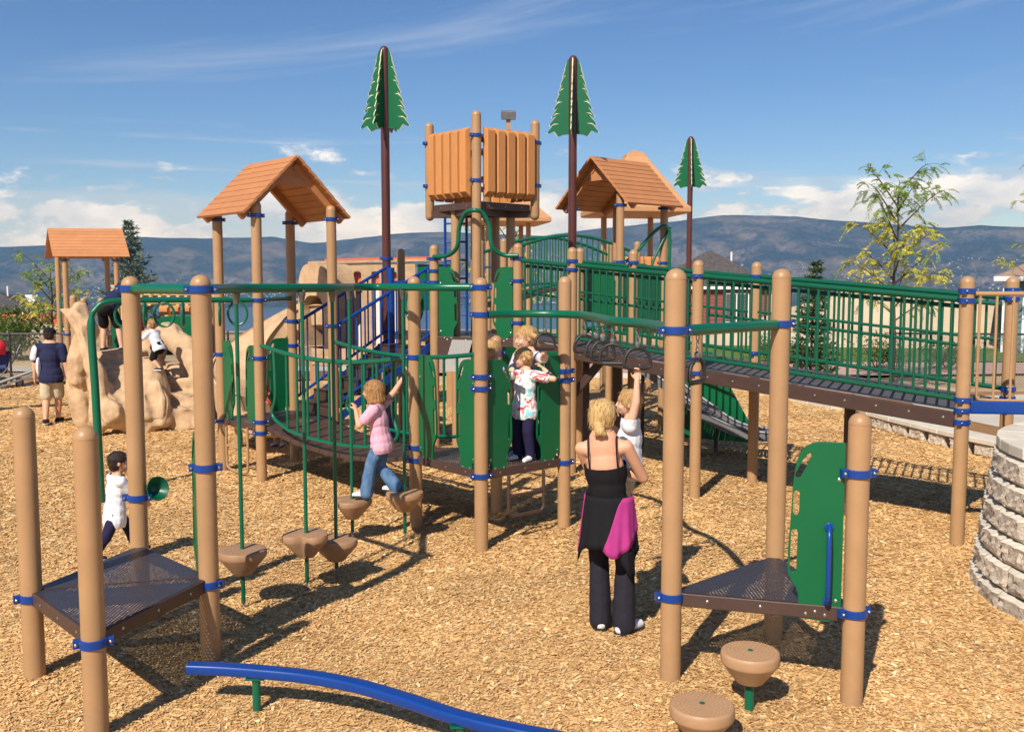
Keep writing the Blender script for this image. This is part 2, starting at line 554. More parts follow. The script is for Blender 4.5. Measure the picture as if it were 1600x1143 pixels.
def weather(name, amount, dust=None):
    """per-object tint, plus dusty scuffs low down on posts where chips are kicked up"""
    m = MATS[name]; nt = m.node_tree; N, L = nt.nodes, nt.links
    b = N['Principled BSDF']; src = b.inputs['Base Color'].links[0].from_socket
    oi = N.new('ShaderNodeObjectInfo')
    mr = N.new('ShaderNodeMapRange'); mr.inputs['To Min'].default_value = 1 - amount; mr.inputs['To Max'].default_value = 1 + amount
    L.new(oi.outputs['Random'], mr.inputs['Value'])
    hs = N.new('ShaderNodeHueSaturation'); L.new(src, hs.inputs['Color']); L.new(mr.outputs[0], hs.inputs['Value'])
    out = hs.outputs[0]
    if dust:
        g = N.new('ShaderNodeNewGeometry'); sx = N.new('ShaderNodeSeparateXYZ'); L.new(g.outputs['Position'], sx.inputs[0])
        n = N.new('ShaderNodeTexNoise'); n.inputs['Scale'].default_value = 22; n.inputs['Detail'].default_value = 6; n.inputs['Roughness'].default_value = .7
        L.new(g.outputs['Position'], n.inputs['Vector'])
        h = N.new('ShaderNodeMapRange'); h.inputs['From Min'].default_value = 0.0; h.inputs['From Max'].default_value = 0.35; h.inputs['To Min'].default_value = .30; h.inputs['To Max'].default_value = -.12
        L.new(sx.outputs['Z'], h.inputs['Value'])
        a = N.new('ShaderNodeMath'); a.operation = 'ADD'; L.new(n.outputs['Fac'], a.inputs[0]); L.new(h.outputs[0], a.inputs[1])
        k = N.new('ShaderNodeMapRange'); k.inputs['From Min'].default_value = .58; k.inputs['From Max'].default_value = .82; k.inputs['To Max'].default_value = .55
        L.new(a.outputs[0], k.inputs['Value'])
        mx = N.new('ShaderNodeMix'); mx.data_type = 'RGBA'; L.new(k.outputs[0], mx.inputs['Factor']); L.new(out, mx.inputs['A']); mx.inputs['B'].default_value = (*S2L(dust), 1)
        out = mx.outputs['Result']
        rr = N.new('ShaderNodeMapRange'); rr.inputs['To Min'].default_value = b.inputs['Roughness'].default_value; rr.inputs['To Max'].default_value = .9
        L.new(k.outputs[0], rr.inputs['Value']); L.new(rr.outputs[0], b.inputs['Roughness'])
    L.new(out, b.inputs['Base Color'])
weather('tan', .035, (160, 126, 90)); weather('block', .16); weather('block_cap', .07); weather('orange', .05); weather('roof', .05); weather('brown', .08, (140, 112, 84)); weather('lumber', .15)
weather('pod', .06, (150, 118, 84))
# ------------------------------------------------------------------ terrain, lake, mountains
RNG = np.random.default_rng(7)
random.seed(7)

RIDGE_U = [-1600, -600, 0, 100, 220, 330, 430, 490, 560, 640, 700, 850, 960, 1040, 1110, 1155, 1240, 1300, 1365, 1433, 1467, 1524, 1600, 2200, 3200]
RIDGE_V = [376, 380, 386, 384, 371, 373, 371, 381, 373, 364, 364, 369, 355, 348, 340, 337, 340, 346, 349, 355, 357, 353, 357, 362, 366]
RIDGE_D = [8990] * 25
LAKE_Z = -150.0

def fbm(x, y, o=5, seed=0.0):
    v = 0.0; a = 0.5; f = 1.0
    for i in range(o):
        v += a * noise.noise((x * f + seed, y * f - seed, seed * 1.7)); a *= 0.5; f *= 2.03
    return v

def terrain_h(az, r):
    u = 800 + 1500 * math.tan(max(-1.25, min(1.25, az)))
    x, y = r * math.sin(az), r * math.cos(az)
    if abs(az) > 1.25 and r > 45: return -0.03 - max(0, r - 60) * 0.01
    if r < 52: return -0.13 if r < 23 else -0.03
    rd = float(np.interp(u, RIDGE_U, RIDGE_D)); rv = float(np.interp(u, RIDGE_U, RIDGE_V))
    zr = 2.5 + (441 - rv) / 1500 * rd / math.cos(az) * 0.0 + (441 - rv) / 1500 * rd * math.cos(az)
    shore = 6300 + 500 * fbm(az * 4, 1.0, 3, 5.0)
    if r < 2700:
        t = (r - 52) / (2700 - 52)
        return -0.03 - 152 * min(1, t ** 0.85 * 1.05) + min(1, (r - 52) / 200) * 6 * fbm(x / 260, y / 260, 4, 2.0)
    if r < shore: return LAKE_Z - 2
    if r <= rd:
        t = (r - shore) / (rd - shore)
        base = LAKE_Z + (zr - LAKE_Z) * (0.30 * t + 0.70 * (t ** 1.6))
        n = fbm(x / 1500, y / 1500, 6, 3.0) * 320 * math.sin(math.pi * min(1, t)) ** 0.8
        g = -abs(fbm(x / 700, y / 700, 5, 9.0)) * 300 * math.sin(math.pi * min(1, t)) ** 0.7
        top = fbm(az * 40, 3.0, 4, 1.0) * 14 * t
        lim = 2.5 + (zr - 2.5) * (r / rd) * 0.985
        return max(LAKE_Z + 1 + 20 * t, min(base + n + g, lim if t > 0.5 else 1e9)) if t < 0.985 else zr + top
    return zr - (r - rd) * 0.25

def build_terrain():
    az = list(np.radians(np.arange(-42, 42.01, 0.28)))
    az = list(np.radians(np.arange(-178, -42, 5))) + az + list(np.radians(np.arange(45, 181, 5)))
    rad = [0.5, 4, 9, 15, 22, 30, 40, 48, 52, 56, 60, 66, 74, 84, 96, 112, 135, 165, 210, 270, 350, 460, 600, 800, 1050, 1400, 1850, 2300, 2700]
    rad += list(range(5700, 12400, 62)) + [12700, 13200]
    na, nr = len(az), len(rad)
    vs = []
    for r in rad:
        for a in az:
            vs.append((r * math.sin(a), r * math.cos(a), terrain_h(a, r)))
    fs = []
    for i in range(nr - 1):
        for k in range(na):
            k2 = (k + 1) % na
            fs.append((i * na + k, (i + 1) * na + k, (i + 1) * na + k2, i * na + k2))
    c = len(vs); vs.append((0, 0, -0.03))
    for k in range(na): fs.append((c, k, (k + 1) % na))
    me = bpy.data.meshes.new('terrain')
    me.from_pydata(vs, [], [f[::-1] for f in fs])
    me.polygons.foreach_set('use_smooth', [True] * len(fs))
    me.update()
    m = bpy.data.materials.new('terrain'); m.use_nodes = True
    nt = m.node_tree; N, L = nt.nodes, nt.links
    b = N['Principled BSDF']; b.inputs['Roughness'].default_value = 0.95; b.inputs['Specular IOR Level'].default_value = 0.1
    g = N.new('ShaderNodeNewGeometry')
    def nz(scale, det, ro=0.6):
        mp = N.new('ShaderNodeMapping'); mp.inputs['Scale'].default_value = (scale,) * 3
        L.new(g.outputs['Position'], mp.inputs['Vector'])
        n = N.new('ShaderNodeTexNoise'); n.inputs['Scale'].default_value = 1; n.inputs['Detail'].default_value = det; n.inputs['Roughness'].default_value = ro
        L.new(mp.outputs[0], n.inputs['Vector']); return n.outputs['Fac']
    def mr(v, a, bb):
        n = N.new('ShaderNodeMapRange'); n.inputs['From Min'].default_value = a; n.inputs['From Max'].default_value = bb
        L.new(v, n.inputs['Value']); return n.outputs[0]
    def mix(f, a, bb):
        n = N.new('ShaderNodeMix'); n.data_type = 'RGBA'; L.new(f, n.inputs['Factor'])
        for s, v in (('A', a), ('B', bb)):
            if isinstance(v, tuple): n.inputs[s].default_value = (*v, 1)
            else: L.new(v, n.inputs[s])
        return n.outputs['Result']
    forest = mix(mr(nz(1 / 30, 5, 0.85), .44, .60), (0.005, 0.010, 0.008), (0.048, 0.052, 0.038))
    grassy = mix(mr(nz(1 / 90, 5), .35, .65), (0.05, 0.042, 0.028), (0.14, 0.115, 0.08))
    far = mix(mr(nz(1 / 650, 7, 0.72), .50, .60), forest, grassy)
    sx = N.new('ShaderNodeSeparateXYZ'); L.new(g.outputs['Normal'], sx.inputs[0])
    rock = mix(mr(nz(1 / 60, 6, 0.8), .40, .60), (0.018, 0.018, 0.018), (0.21, 0.18, 0.155))
    st = N.new('ShaderNodeMath'); st.operation = 'ADD'; L.new(mr(sx.outputs['Z'], 0.97, 0.80), st.inputs[0])
    nn = N.new('ShaderNodeMath'); nn.operation = 'MULTIPLY_ADD'; nn.inputs[1].default_value = 1.6; nn.inputs[2].default_value = -0.95
    L.new(nz(1 / 500, 6, .7), nn.inputs[0]); L.new(nn.outputs[0], st.inputs[1]); st.use_clamp = True
    far = mix(st.outputs[0], far, rock)
    near = mix(mr(nz(0.35, 6), .3, .7), S2L((150, 122, 88)), S2L((206, 182, 142)))
    ln = N.new('ShaderNodeVectorMath'); ln.operation = 'LENGTH'; L.new(g.outputs['Position'], ln.inputs[0])
    L.new(mix(mr(ln.outputs['Value'], 62, 140), near, far), b.inputs['Base Color'])
    o = link('ground', me, m)
    o['kind'] = 'structure'
build_terrain()

def build_lake():
    mb = MB()
    a = [R(x) for x in range(-60, 61, 3)]
    vs = [(r * math.sin(t), r * math.cos(t), LAKE_Z) for r in (1500, 3000, 5000, 7500) for t in a]
    n = len(a)
    fs = [(i * n + k, i * n + k + 1, (i + 1) * n + k + 1, (i + 1) * n + k) for i in range(3) for k in range(n - 1)]
    mb.add(vs, [f[::-1] for f in fs], True)
    m = bpy.data.materials.new('lake_water'); m.use_nodes = True
    nt = m.node_tree; N, L = nt.nodes, nt.links
    b = N['Principled BSDF']; b.inputs['Base Color'].default_value = (0.02, 0.05, 0.08, 1); b.inputs['Roughness'].default_value = 0.22
    g = N.new('ShaderNodeNewGeometry')
    n_ = N.new('ShaderNodeTexNoise'); n_.inputs['Scale'].default_value = 0.02; n_.inputs['Detail'].default_value = 6
    L.new(g.outputs['Position'], n_.inputs['Vector'])
    bp = N.new('ShaderNodeBump'); bp.inputs['Strength'].default_value = 0.6; bp.inputs['Distance'].default_value = 3
    L.new(n_.outputs['Fac'], bp.inputs['Height']); L.new(bp.outputs[0], b.inputs['Normal'])
    mb.build('lake', m)['kind'] = 'structure'
build_lake()

def build_town():
    """the far-off town: a mass of small pale houses on the lower slopes across the lake"""
    rng = np.random.default_rng(3)
    mb_v, mb_f = [], []
    count = 0
    tries = 0
    while count < 2600 and tries < 40000:
        tries += 1
        u = rng.uniform(120, 1640)
        az = math.atan((u - 800) / 1500)
        r = 6500 + abs(rng.normal(0, 700)) if u < 900 else 6400 + abs(rng.normal(0, 900))
        h = terrain_h(az, r)
        if h < LAKE_Z + 3 or h > (60 if u < 900 else 190): continue
        x, y = r * math.sin(az), r * math.cos(az)
        if fbm(x / 420, y / 420, 3, 8.0) < -0.10: continue
        w, d, hh = rng.uniform(7, 15), rng.uniform(6, 10), rng.uniform(3, 6)
        t = rng.uniform(0, math.pi)
        c, s = math.cos(t), math.sin(t)
        o = len(mb_v)
        for zz in (-3, hh):
            for sx, sy in ((-1, -1), (1, -1), (1, 1), (-1, 1)):
                mb_v.append((x + c * sx * w / 2 - s * sy * d / 2, y + s * sx * w / 2 + c * sy * d / 2, h + zz))
        mb_v.append((x - c * w / 2, y - s * w / 2, h + hh + 3)); mb_v.append((x + c * w / 2, y + s * w / 2, h + hh + 3))
        mb_f += [(o, o + 1, o + 5, o + 4), (o + 1, o + 2, o + 6, o + 5), (o + 2, o + 3, o + 7, o + 6), (o + 3, o, o + 4, o + 7),
                 (o + 4, o + 5, o + 9, o + 8), (o + 6, o + 7, o + 8, o + 9), (o + 5, o + 6, o + 9), (o + 7, o + 4, o + 8)]
        count += 1
    mb = MB(); mb.add(mb_v, mb_f)
    m = bpy.data.materials.new('town'); m.use_nodes = True
    nt = m.node_tree; N, L = nt.nodes, nt.links
    g = N.new('ShaderNodeNewGeometry'); cr = N.new('ShaderNodeValToRGB')
    e = cr.color_ramp.elements; e[0].color = (0.12, 0.1, 0.09, 1); e[1].color = (0.50, 0.49, 0.48, 1)
    q = e.new(0.4); q.color = (0.2, 0.19, 0.18, 1)
    L.new(g.outputs['Random Per Island'], cr.inputs[0]); L.new(cr.outputs[0], N['Principled BSDF'].inputs['Base Color'])
    tag(mb.build('town', m), 'far-off town of tiny pale houses on the slopes across the lake', 'town', kind='stuff')
build_town()

def build_haze():
    mb = MB().box((0, 0, (LAKE_Z - 5 + 720) / 2), (27000, 27000, 720 - (LAKE_Z - 5)))
    m = bpy.data.materials.new('haze'); m.use_nodes = True
    nt = m.node_tree; N, L = nt.nodes, nt.links
    N.remove(N['Principled BSDF'])
    v = N.new('ShaderNodeVolumePrincipled')
    v.inputs['Color'].default_value = (0.24, 0.54, 1.0, 1)
    v.inputs['Absorption Color'].default_value = (1, 1, 1, 1)
    v.inputs['Density Attribute'].default_value = ''
    v.inputs['Color Attribute'].default_value = ''
    v.inputs['Temperature Attribute'].default_value = ''
    v.inputs['Density'].default_value = 7.5e-5
    v.inputs['Anisotropy'].default_value = 0.1
    L.new(v.outputs[0], N['Material Output'].inputs['Volume'])
    tag(mb.build('haze', m), 'thin blue air between the playground and the mountains', 'haze', kind='stuff')
build_haze()

# ------------------------------------------------------------------ the playground floor
MULCH = [(-26, -8), (9, -8), (9, 12.6), (6.75, 13.7), (6.42, 15.4), (6.2, 16.7), (6.5, 18.8), (5.6, 21.5), (4.5, 24.2), (2, 25.2), (-4, 24.2), (-10, 23.6), (-26, 23.2)]
def in_poly(x, y, poly):
    c = False; j = len(poly) - 1
    for i in range(len(poly)):
        if (poly[i][1] > y) != (poly[j][1] > y) and x < (poly[j][0] - poly[i][0]) * (y - poly[i][1]) / (poly[j][1] - poly[i][1]) + poly[i][0]: c = not c
        j = i
    return c
def mulch_h(x, y):
    return 0.034 * math.sin(x * 1.3 + 0.7 * y) * math.sin(y * 0.9 - 0.4 * x) + 0.016 * math.sin(3.1 * x - 1.7 * y) * math.sin(2.3 * y + x) + .007 * math.sin(7.3 * x + 2 * y) * math.sin(6.1 * y - 3 * x)
def mulch_h_np(x, y):
    return 0.034 * np.sin(x * 1.3 + 0.7 * y) * np.sin(y * 0.9 - 0.4 * x) + 0.016 * np.sin(3.1 * x - 1.7 * y) * np.sin(2.3 * y + x) + .007 * np.sin(7.3 * x + 2 * y) * np.sin(6.1 * y - 3 * x)

def build_mulch():
    bm = bmesh.new()
    vs = [bm.verts.new((x, y, 0)) for x, y in MULCH]
    bm.faces.new(vs)
    for ax, rng_ in ((0, np.arange(-12, 9, 0.2)), (1, np.arange(3, 25, 0.2))):
        for t in rng_:
            co = (t, 0, 0) if ax == 0 else (0, t, 0); no = (1, 0, 0) if ax == 0 else (0, 1, 0)
            bmesh.ops.bisect_plane(bm, geom=bm.verts[:] + bm.edges[:] + bm.faces[:], plane_co=co, plane_no=no)
    for v in bm.verts: v.co.z = mulch_h(v.co.x, v.co.y)
    me = bpy.data.meshes.new('mulch_bed'); bm.to_mesh(me); bm.free()
    me.polygons.foreach_set('use_smooth', [True] * len(me.polygons))
    o = link('mulch_bed', me, 'mulch'); o['kind'] = 'structure'
build_mulch()

def build_chips():
    rng = np.random.default_rng(11)
    X, Y, S = [], [], []
    for y0, y1, dens, sz in ((2.6, 3.9, 8000, .7), (3.9, 5.2, 13000, .62), (5.2, 6.5, 11000, .66), (6.5, 8.2, 8000, .76), (8.2, 10.5, 4800, .95), (10.5, 13.5, 2500, 1.2), (13.5, 18.0, 1000, 1.6), (18.0, 24.0, 300, 2.2)):
        hw = lambda y: 0.66 * y + 0.8
        n = int(dens * (y1 - y0) * (hw(y0) + hw(y1)))
        y = rng.uniform(y0, y1, n); x = rng.uniform(-1, 1, n) * hw(y1)
        k = np.abs(x) < hw(y)
        x, y = x[k], y[k]
        X.append(x); Y.append(y); S.append(np.full(len(x), sz))
    x = np.concatenate(X); y = np.concatenate(Y); s = np.concatenate(S)
    lim = np.interp(y, [0, 12.6, 13.7, 15.4, 16.7, 18.8, 21.5, 24.2], [9, 9, 6.7, 6.4, 6.2, 6.4, 5.5, 4.4])
    k = (x < lim) & (x > -20) & (y < 23.3) & ((x - 5.61) ** 2 + (y - 7.2) ** 2 > 1.9 ** 2)
    x, y, s = x[k], y[k], s[k]
    n = len(x)
    ln = np.clip(rng.lognormal(-3.55, 0.45, n), 0.010, 0.075) * s
    wd = np.clip(ln * rng.uniform(0.16, 0.42, n), 0.0035, 0.02)
    th = rng.uniform(0, 2 * np.pi, n)
    tilt = rng.normal(0, 0.16, n); roll = rng.normal(0, 0.32, n)
    z = mulch_h_np(x, y) + rng.uniform(0.001, 0.012, n) + np.abs(np.sin(tilt)) * ln * 0.3
    d = np.stack([np.cos(th) * np.cos(tilt), np.sin(th) * np.cos(tilt), np.sin(tilt)], 1)
    e0 = np.stack([-np.sin(th), np.cos(th), np.zeros(n)], 1)
    up = np.cross(d, e0)
    e = e0 * np.cos(roll)[:, None] + up * np.sin(roll)[:, None]
    c = np.stack([x, y, z], 1)
    a = d * (ln / 2)[:, None]; b = e * (wd / 2)[:, None]
    sk = rng.uniform(0.45, 1.0, (n, 2))
    vs = np.stack([c - a - b * sk[:, :1], c + a - b * sk[:, 1:], c + a * 0.93 + b, c - a * 0.96 + b], 1).reshape(-1, 3).astype(np.float32)
    me = bpy.data.meshes.new('wood_chips')
    me.vertices.add(4 * n); me.vertices.foreach_set('co', vs.ravel())
    me.loops.add(4 * n); me.loops.foreach_set('vertex_index', np.arange(4 * n, dtype=np.int32))
    me.polygons.add(n); me.polygons.foreach_set('loop_start', np.arange(0, 4 * n, 4, dtype=np.int32))
    me.update(calc_edges=True)
    o = link('wood_chips', me, 'chip')
    tag(o, 'golden wood chips and splinters loosely covering the playground floor', 'wood chips', kind='stuff')
build_chips()

# ------------------------------------------------------------------ paths, kerbs, terrace
def flat(name, poly, z, m, thick=0.0):
    mb = MB()
    if thick: mb.prism(poly, thick, (0, 0, z - thick / 2), (1, 0, 0), (0, 1, 0))
    else: mb.prism(poly, 0.004, (0, 0, z), (1, 0, 0), (0, 1, 0))
    o = mb.build(name, m); o['kind'] = 'structure'
    return o
flat('pavement', [(-40, 26.6), (-4.5, 26.9), (-4.5, 28.4), (-40, 28.1)], 0.02, 'concrete')
flat('walkway', [(-3.5, 26.2), (2.2, 26.4), (5.3, 25.6), (7.1, 19.6), (8.6, 20.0), (8.2, 25.4), (18, 26.5), (18, 29.5), (-3.5, 30.5)], 0.03, 'paver_pink')
flat('lawn', [(6.0, 30.2), (20, 30.0), (26, 36), (5.0, 38)], 0.03, 'grass_green')
flat('planting_bed', [(-12.5, 23.9), (-4.2, 24.6), (-4.6, 26.5), (-12.5, 26.4)], 0.025, 'soil')

def kerb(name, pts, w, h, label):
    t = thing(name, label, 'kerb', (pts[0][0], pts[0][1], 0))
    o = V(pts[0][0], pts[0][1], 0)
    path = smooth_path([V(*p, 0) for p in pts], 6)
    acc = 0
    seg = [path[0]]
    for p in path[1:]:
        if (p - seg[-1]).length >= 0.55: seg.append(p)
    for a, b in zip(seg[:-1], seg[1:]):
        d = (b - a).normalized()
        MB().bar(a + d * 0.008 - o + Z * (h / 2 - 0.03), b - d * 0.008 - o + Z * (h / 2 - 0.03 + random.uniform(-.006, .006)), w, h + 0.06).build('kerb_stone', 'block_cap', t, bevel=0.012)
    return t
kerb('kerb', [(6.35, 18.6), (5.75, 21.5), (4.65, 24.1), (2.2, 25.3), (-1.5, 25.0)], 0.24, 0.12, 'pale stone kerb curving along the far edge of the wood chips')

# rough-faced block wall pieces -------------------------------------------------
def rough_block(w, d, h, seed, nx=11, nz=6, amp=0.013):
    """one split-face block, front towards -Y, origin at the middle of its bottom front edge"""
    rnd = random.Random(seed)
    vs, fs = [], []
    for j in range(nz + 1):
        for i in range(nx + 1):
            x = -w / 2 + w * i / nx; z = h * j / nz
            edge = min(i, nx - i, j, nz - j)
            y = 0.030 if j == nz else 0.006 + rnd.uniform(-.004, .004) if edge == 0 else -abs(rnd.gauss(0, amp)) - 0.006 - .03 * max(0, fbm(x * 7, z * 7, 3, seed * 3.1))
            vs.append((x + (0 if i in (0, nx) else rnd.uniform(-.2, .2) * w / nx), y, (h - .026 if j == nz - 1 else z) + (0 if j in (0, nz, nz - 1) else rnd.uniform(-.2, .2) * h / nz)))
    for j in range(nz):
        for i in range(nx):
            a = j * (nx + 1) + i
            fs.append((a, a + 1, a + nx + 2, a + nx + 1))
    o = len(vs)
    vs += [(-w / 2 * 0.86, d, 0), (w / 2 * 0.86, d, 0), (w / 2 * 0.86, d, h), (-w / 2 * 0.86, d, h)]
    bl, br, tl, tr = 0, nx, nz * (nx + 1), nz * (nx + 1) + nx
    fs.append(tuple([o, o + 1] + list(range(br, bl - 1, -1))))
    fs.append(tuple([o + 3] + list(range(tl, tr + 1)) + [o + 2]))
    fs.append(tuple([o] + [j * (nx + 1) for j in range(nz + 1)] + [o + 3]))
    fs.append(tuple([o + 1, o + 2] + [j * (nx + 1) + nx for j in range(nz, -1, -1)]))
    fs.append((o, o + 3, o + 2, o + 1))
    mb = MB(); mb.add(vs, fs)
    me = mb.mesh('block')
    for i in range((nz - 1) * nx, nz * nx): me.polygons[i].material_index = 1
    me.polygons[nz * nx + 1].material_index = 1
    return me
BLOCKS = [rough_block(0.395, 0.26, 0.188, s) for s in range(9)]
for b_ in BLOCKS:
    b_.materials.append(MATS['block']); b_.materials.append(MATS['block_cap'])

def block_wall():
    cx, cy, r0 = 5.63, 7.2, 1.88
    t = thing('retaining_wall', 'curved retaining wall of rough split-face blocks at the right edge', 'wall', (cx, cy, 0))
    courses = 6
    for k in range(courses):
        r = r0 - 0.027 * k
        n = int(2 * math.pi * r / 0.402)
        for i in range(n):
            a = 2 * math.pi * (i + (k % 2) * 0.5 + 0.13 * k) / n
            if not (math.pi * 0.62 < (a % (2 * math.pi)) < math.pi * 1.70): continue
            o = link('block', random.choice(BLOCKS), None, t)
            o.location = (r * math.cos(a), r * math.sin(a), -0.05 + k * 0.2 + random.uniform(-.002, .002))
            o.rotation_euler = (random.uniform(-.006, .006), 0, a + math.pi / 2 + random.uniform(-.012, .012))
    # caps: flat slabs
    r = r0 - 0.027 * courses + 0.03
    n = 22
    for i in range(n):
        a0, a1 = 2 * math.pi * (i + 0.012) / n, 2 * math.pi * (i + 0.988) / n
        am = (a0 + a1) / 2
        if not (math.pi * 0.55 < am < math.pi * 1.75): continue
        poly = [(r * math.cos(a0), r * math.sin(a0)), (r * math.cos(am), r * math.sin(am)), (r * math.cos(a1), r * math.sin(a1)), (0.62 * r * math.cos(a1), 0.62 * r * math.sin(a1)), (0.62 * r * math.cos(a0), 0.62 * r * math.sin(a0))]
        MB().prism(poly, 0.09, (0, 0, 1.197 + random.uniform(-.003, .003)), (1, 0, 0), (0, 1, 0)).build('capstone', 'block_cap', t, bevel=0.01)
    MB().lathe([(0.60 * r, 1.10), (0.60 * r, 1.236)], 40).build('landing_slab', 'concrete', t)
    MB().lathe([(r0 - 0.44, -0.1), (r0 - 0.44, 1.14)], 40).build('core', 'block', t)
block_wall()

def low_wall():
    t = thing('low_wall', 'low block wall with pale capstones bounding the wood chips behind the ramp', 'wall', (6.4, 15.2, 0))
    o0 = V(6.4, 15.2, 0)
    path = smooth_path([V(6.62, 18.8, 0), V(6.22, 16.9, 0), V(6.4, 15.4, 0), V(6.75, 13.7, 0), V(7.4, 12.2, 0), V(8.6, 10.9, 0)], 10)
    for k in range(1):
        pts = [path[0]]
        for p in path[1:]:
            if (p - pts[-1]).length >= 0.40: pts.append(p)
        for i, (a, b) in enumerate(zip(pts[:-1], pts[1:])):
            d = (b - a).normalized(); nrm = V(-d.y, d.x, 0)
            m_ = a.lerp(b, 0.5 + 0.5 * (k % 2)) + nrm * (0.02 * k)
            o = link('block', random.choice(BLOCKS), None, t)
            o.location = m_ - o0 + Z * (0.0 + k * 0.19)
            o.rotation_euler = (0, 0, math.atan2(d.y, d.x) + (math.pi if nrm.x < 0 else 0))
    pts = [path[0]]
    for p in path[1:]:
        if (p - pts[-1]).length >= 0.6: pts.append(p)
    for a, b in zip(pts[:-1], pts[1:]):
        d = (b - a).normalized(); nrm = V(-d.y, d.x, 0)
        if nrm.x < 0: nrm = -nrm
        MB().bar(a + d * .006 - o0 + nrm * 0.17 + Z * 0.226, b - d * .006 - o0 + nrm * 0.17 + Z * 0.226, 0.44, 0.075).build('capstone', 'block_cap', t, bevel=0.012)
low_wall()
flat('terrace', [(6.85, 18.8), (6.46, 16.9), (6.62, 15.4), (6.97, 13.8), (7.6, 12.3), (8.8, 11.0), (14, 11.0), (18, 20), (8.8, 19.9)], 0.235, 'soil', 0.22)
flat('path', [(7.6, 18.6), (7.3, 16.6), (7.7, 14.6), (8.6, 13.0), (10.6, 12.6), (12, 16), (11.5, 19.6)], 0.243, 'concrete')

# ------------------------------------------------------------------ chain-link fences
def chain_fence(p0, p1, label, h=1.2, gap=2.6, base=0.0, pitch=0.062):
    p0, p1 = V(*p0, base), V(*p1, base)
    d = p1 - p0; Ln = d.length; d.normalize()
    t = thing('chain_link_fence', label, 'fence', p0)
    n = max(1, round(Ln / gap))
    for i in range(n + 1):
        q = d * (Ln * i / n)
        MB().lathe([(0.03, -0.1), (0.03, h + 0.02), (0.022, h + 0.05)], 10, q).build('fence_post', 'fence_black', t)
    MB().tube([V(0, 0, h), d * Ln + Z * h], 0.022, 8).build('top_rail', 'fence_black', t)
    vs, fs = [], []
    side = V(-d.y, d.x, 0) * 0.0028
    up = Z * 0.0028
    m = int(Ln / pitch)
    rise = h - 0.05
    for sgn in (1, -1):
        k = -int(rise / pitch) if sgn > 0 else 0
        for i in range(-int(rise / pitch), m + int(rise / pitch)):
            x0, z0 = i * pitch, 0.03
            x1, z1 = x0 + sgn * rise, 0.03 + rise
            # clip to the panel
            t0, t1 = 0.0, 1.0
            dx = x1 - x0
            for lim, sg in ((0, 1), (Ln, -1)):
                if dx * sg > 0: t0 = max(t0, (lim - x0) / dx)
                else: t1 = min(t1, (lim - x0) / dx)
            if t1 <= t0: continue
            a = d * (x0 + dx * t0) + Z * (z0 + rise * t0); b = d * (x0 + dx * t1) + Z * (z0 + rise * t1)
            w = (d * -sgn + Z).normalized() * 0.0032
            o = len(vs)
            for p in (a, b):
                vs += [p + w + side, p - w + side, p - side * 1.2]
            fs += [(o, o + 1, o + 4, o + 3), (o + 1, o + 2, o + 5, o + 4), (o + 2, o, o + 3, o + 5)]
    mb = MB(); mb.add(vs, fs)
    mb.build('wire_mesh', 'fence_wire', t, kind='stuff')
    return t
chain_fence((-15.5, 24.2), (-4.6, 24.9), 'black chain-link fence behind the rock climber on the left')
chain_fence((8.3, 20.8), (16.5, 19.6), 'black chain-link fence beyond the ramp on the right', base=0.2)
# ------------------------------------------------------------------ foliage
def leaf_material(name, stops, trans=0.35):
    m = bpy.data.materials.new(name); m.use_nodes = True
    nt = m.node_tree; N, L = nt.nodes, nt.links
    b = N['Principled BSDF']; out = N['Material Output']
    g = N.new('ShaderNodeNewGeometry'); cr = N.new('ShaderNodeValToRGB'); e = cr.color_ramp.elements
    e[0].color = (*S2L(stops[0]), 1); e[1].color = (*S2L(stops[-1]), 1)
    for i, c in enumerate(stops[1:-1]):
        q = e.new((i + 1) / (len(stops) - 1)); q.color = (*S2L(c), 1)
    L.new(g.outputs['Random Per Island'], cr.inputs[0]); L.new(cr.outputs[0], b.inputs['Base Color'])
    b.inputs['Roughness'].default_value = 0.6
    tl = N.new('ShaderNodeBsdfTranslucent'); L.new(cr.outputs[0], tl.inputs['Color'])
    mx = N.new('ShaderNodeMixShader'); mx.inputs[0].default_value = trans
    L.new(b.outputs[0], mx.inputs[1]); L.new(tl.outputs[0], mx.inputs[2]); L.new(mx.outputs[0], out.inputs['Surface'])
    MATS[name] = m
leaf_material('leaf_locust', [(150, 166, 60), (196, 196, 66), (226, 214, 84), (236, 216, 110), (170, 180, 84)])
leaf_material('leaf_locust_top', [(110, 146, 84), (140, 166, 90), (170, 182, 84)])
leaf_material('leaf_pine', [(40, 62, 40), (66, 90, 52), (88, 108, 66)], 0.15)
leaf_material('leaf_spruce', [(62, 86, 78), (92, 112, 98), (118, 132, 112)], 0.12)
leaf_material('leaf_shrub', [(54, 78, 34), (86, 108, 44), (120, 134, 60)])
leaf_material('leaf_autumn', [(120, 110, 50), (160, 140, 60), (176, 96, 50)])

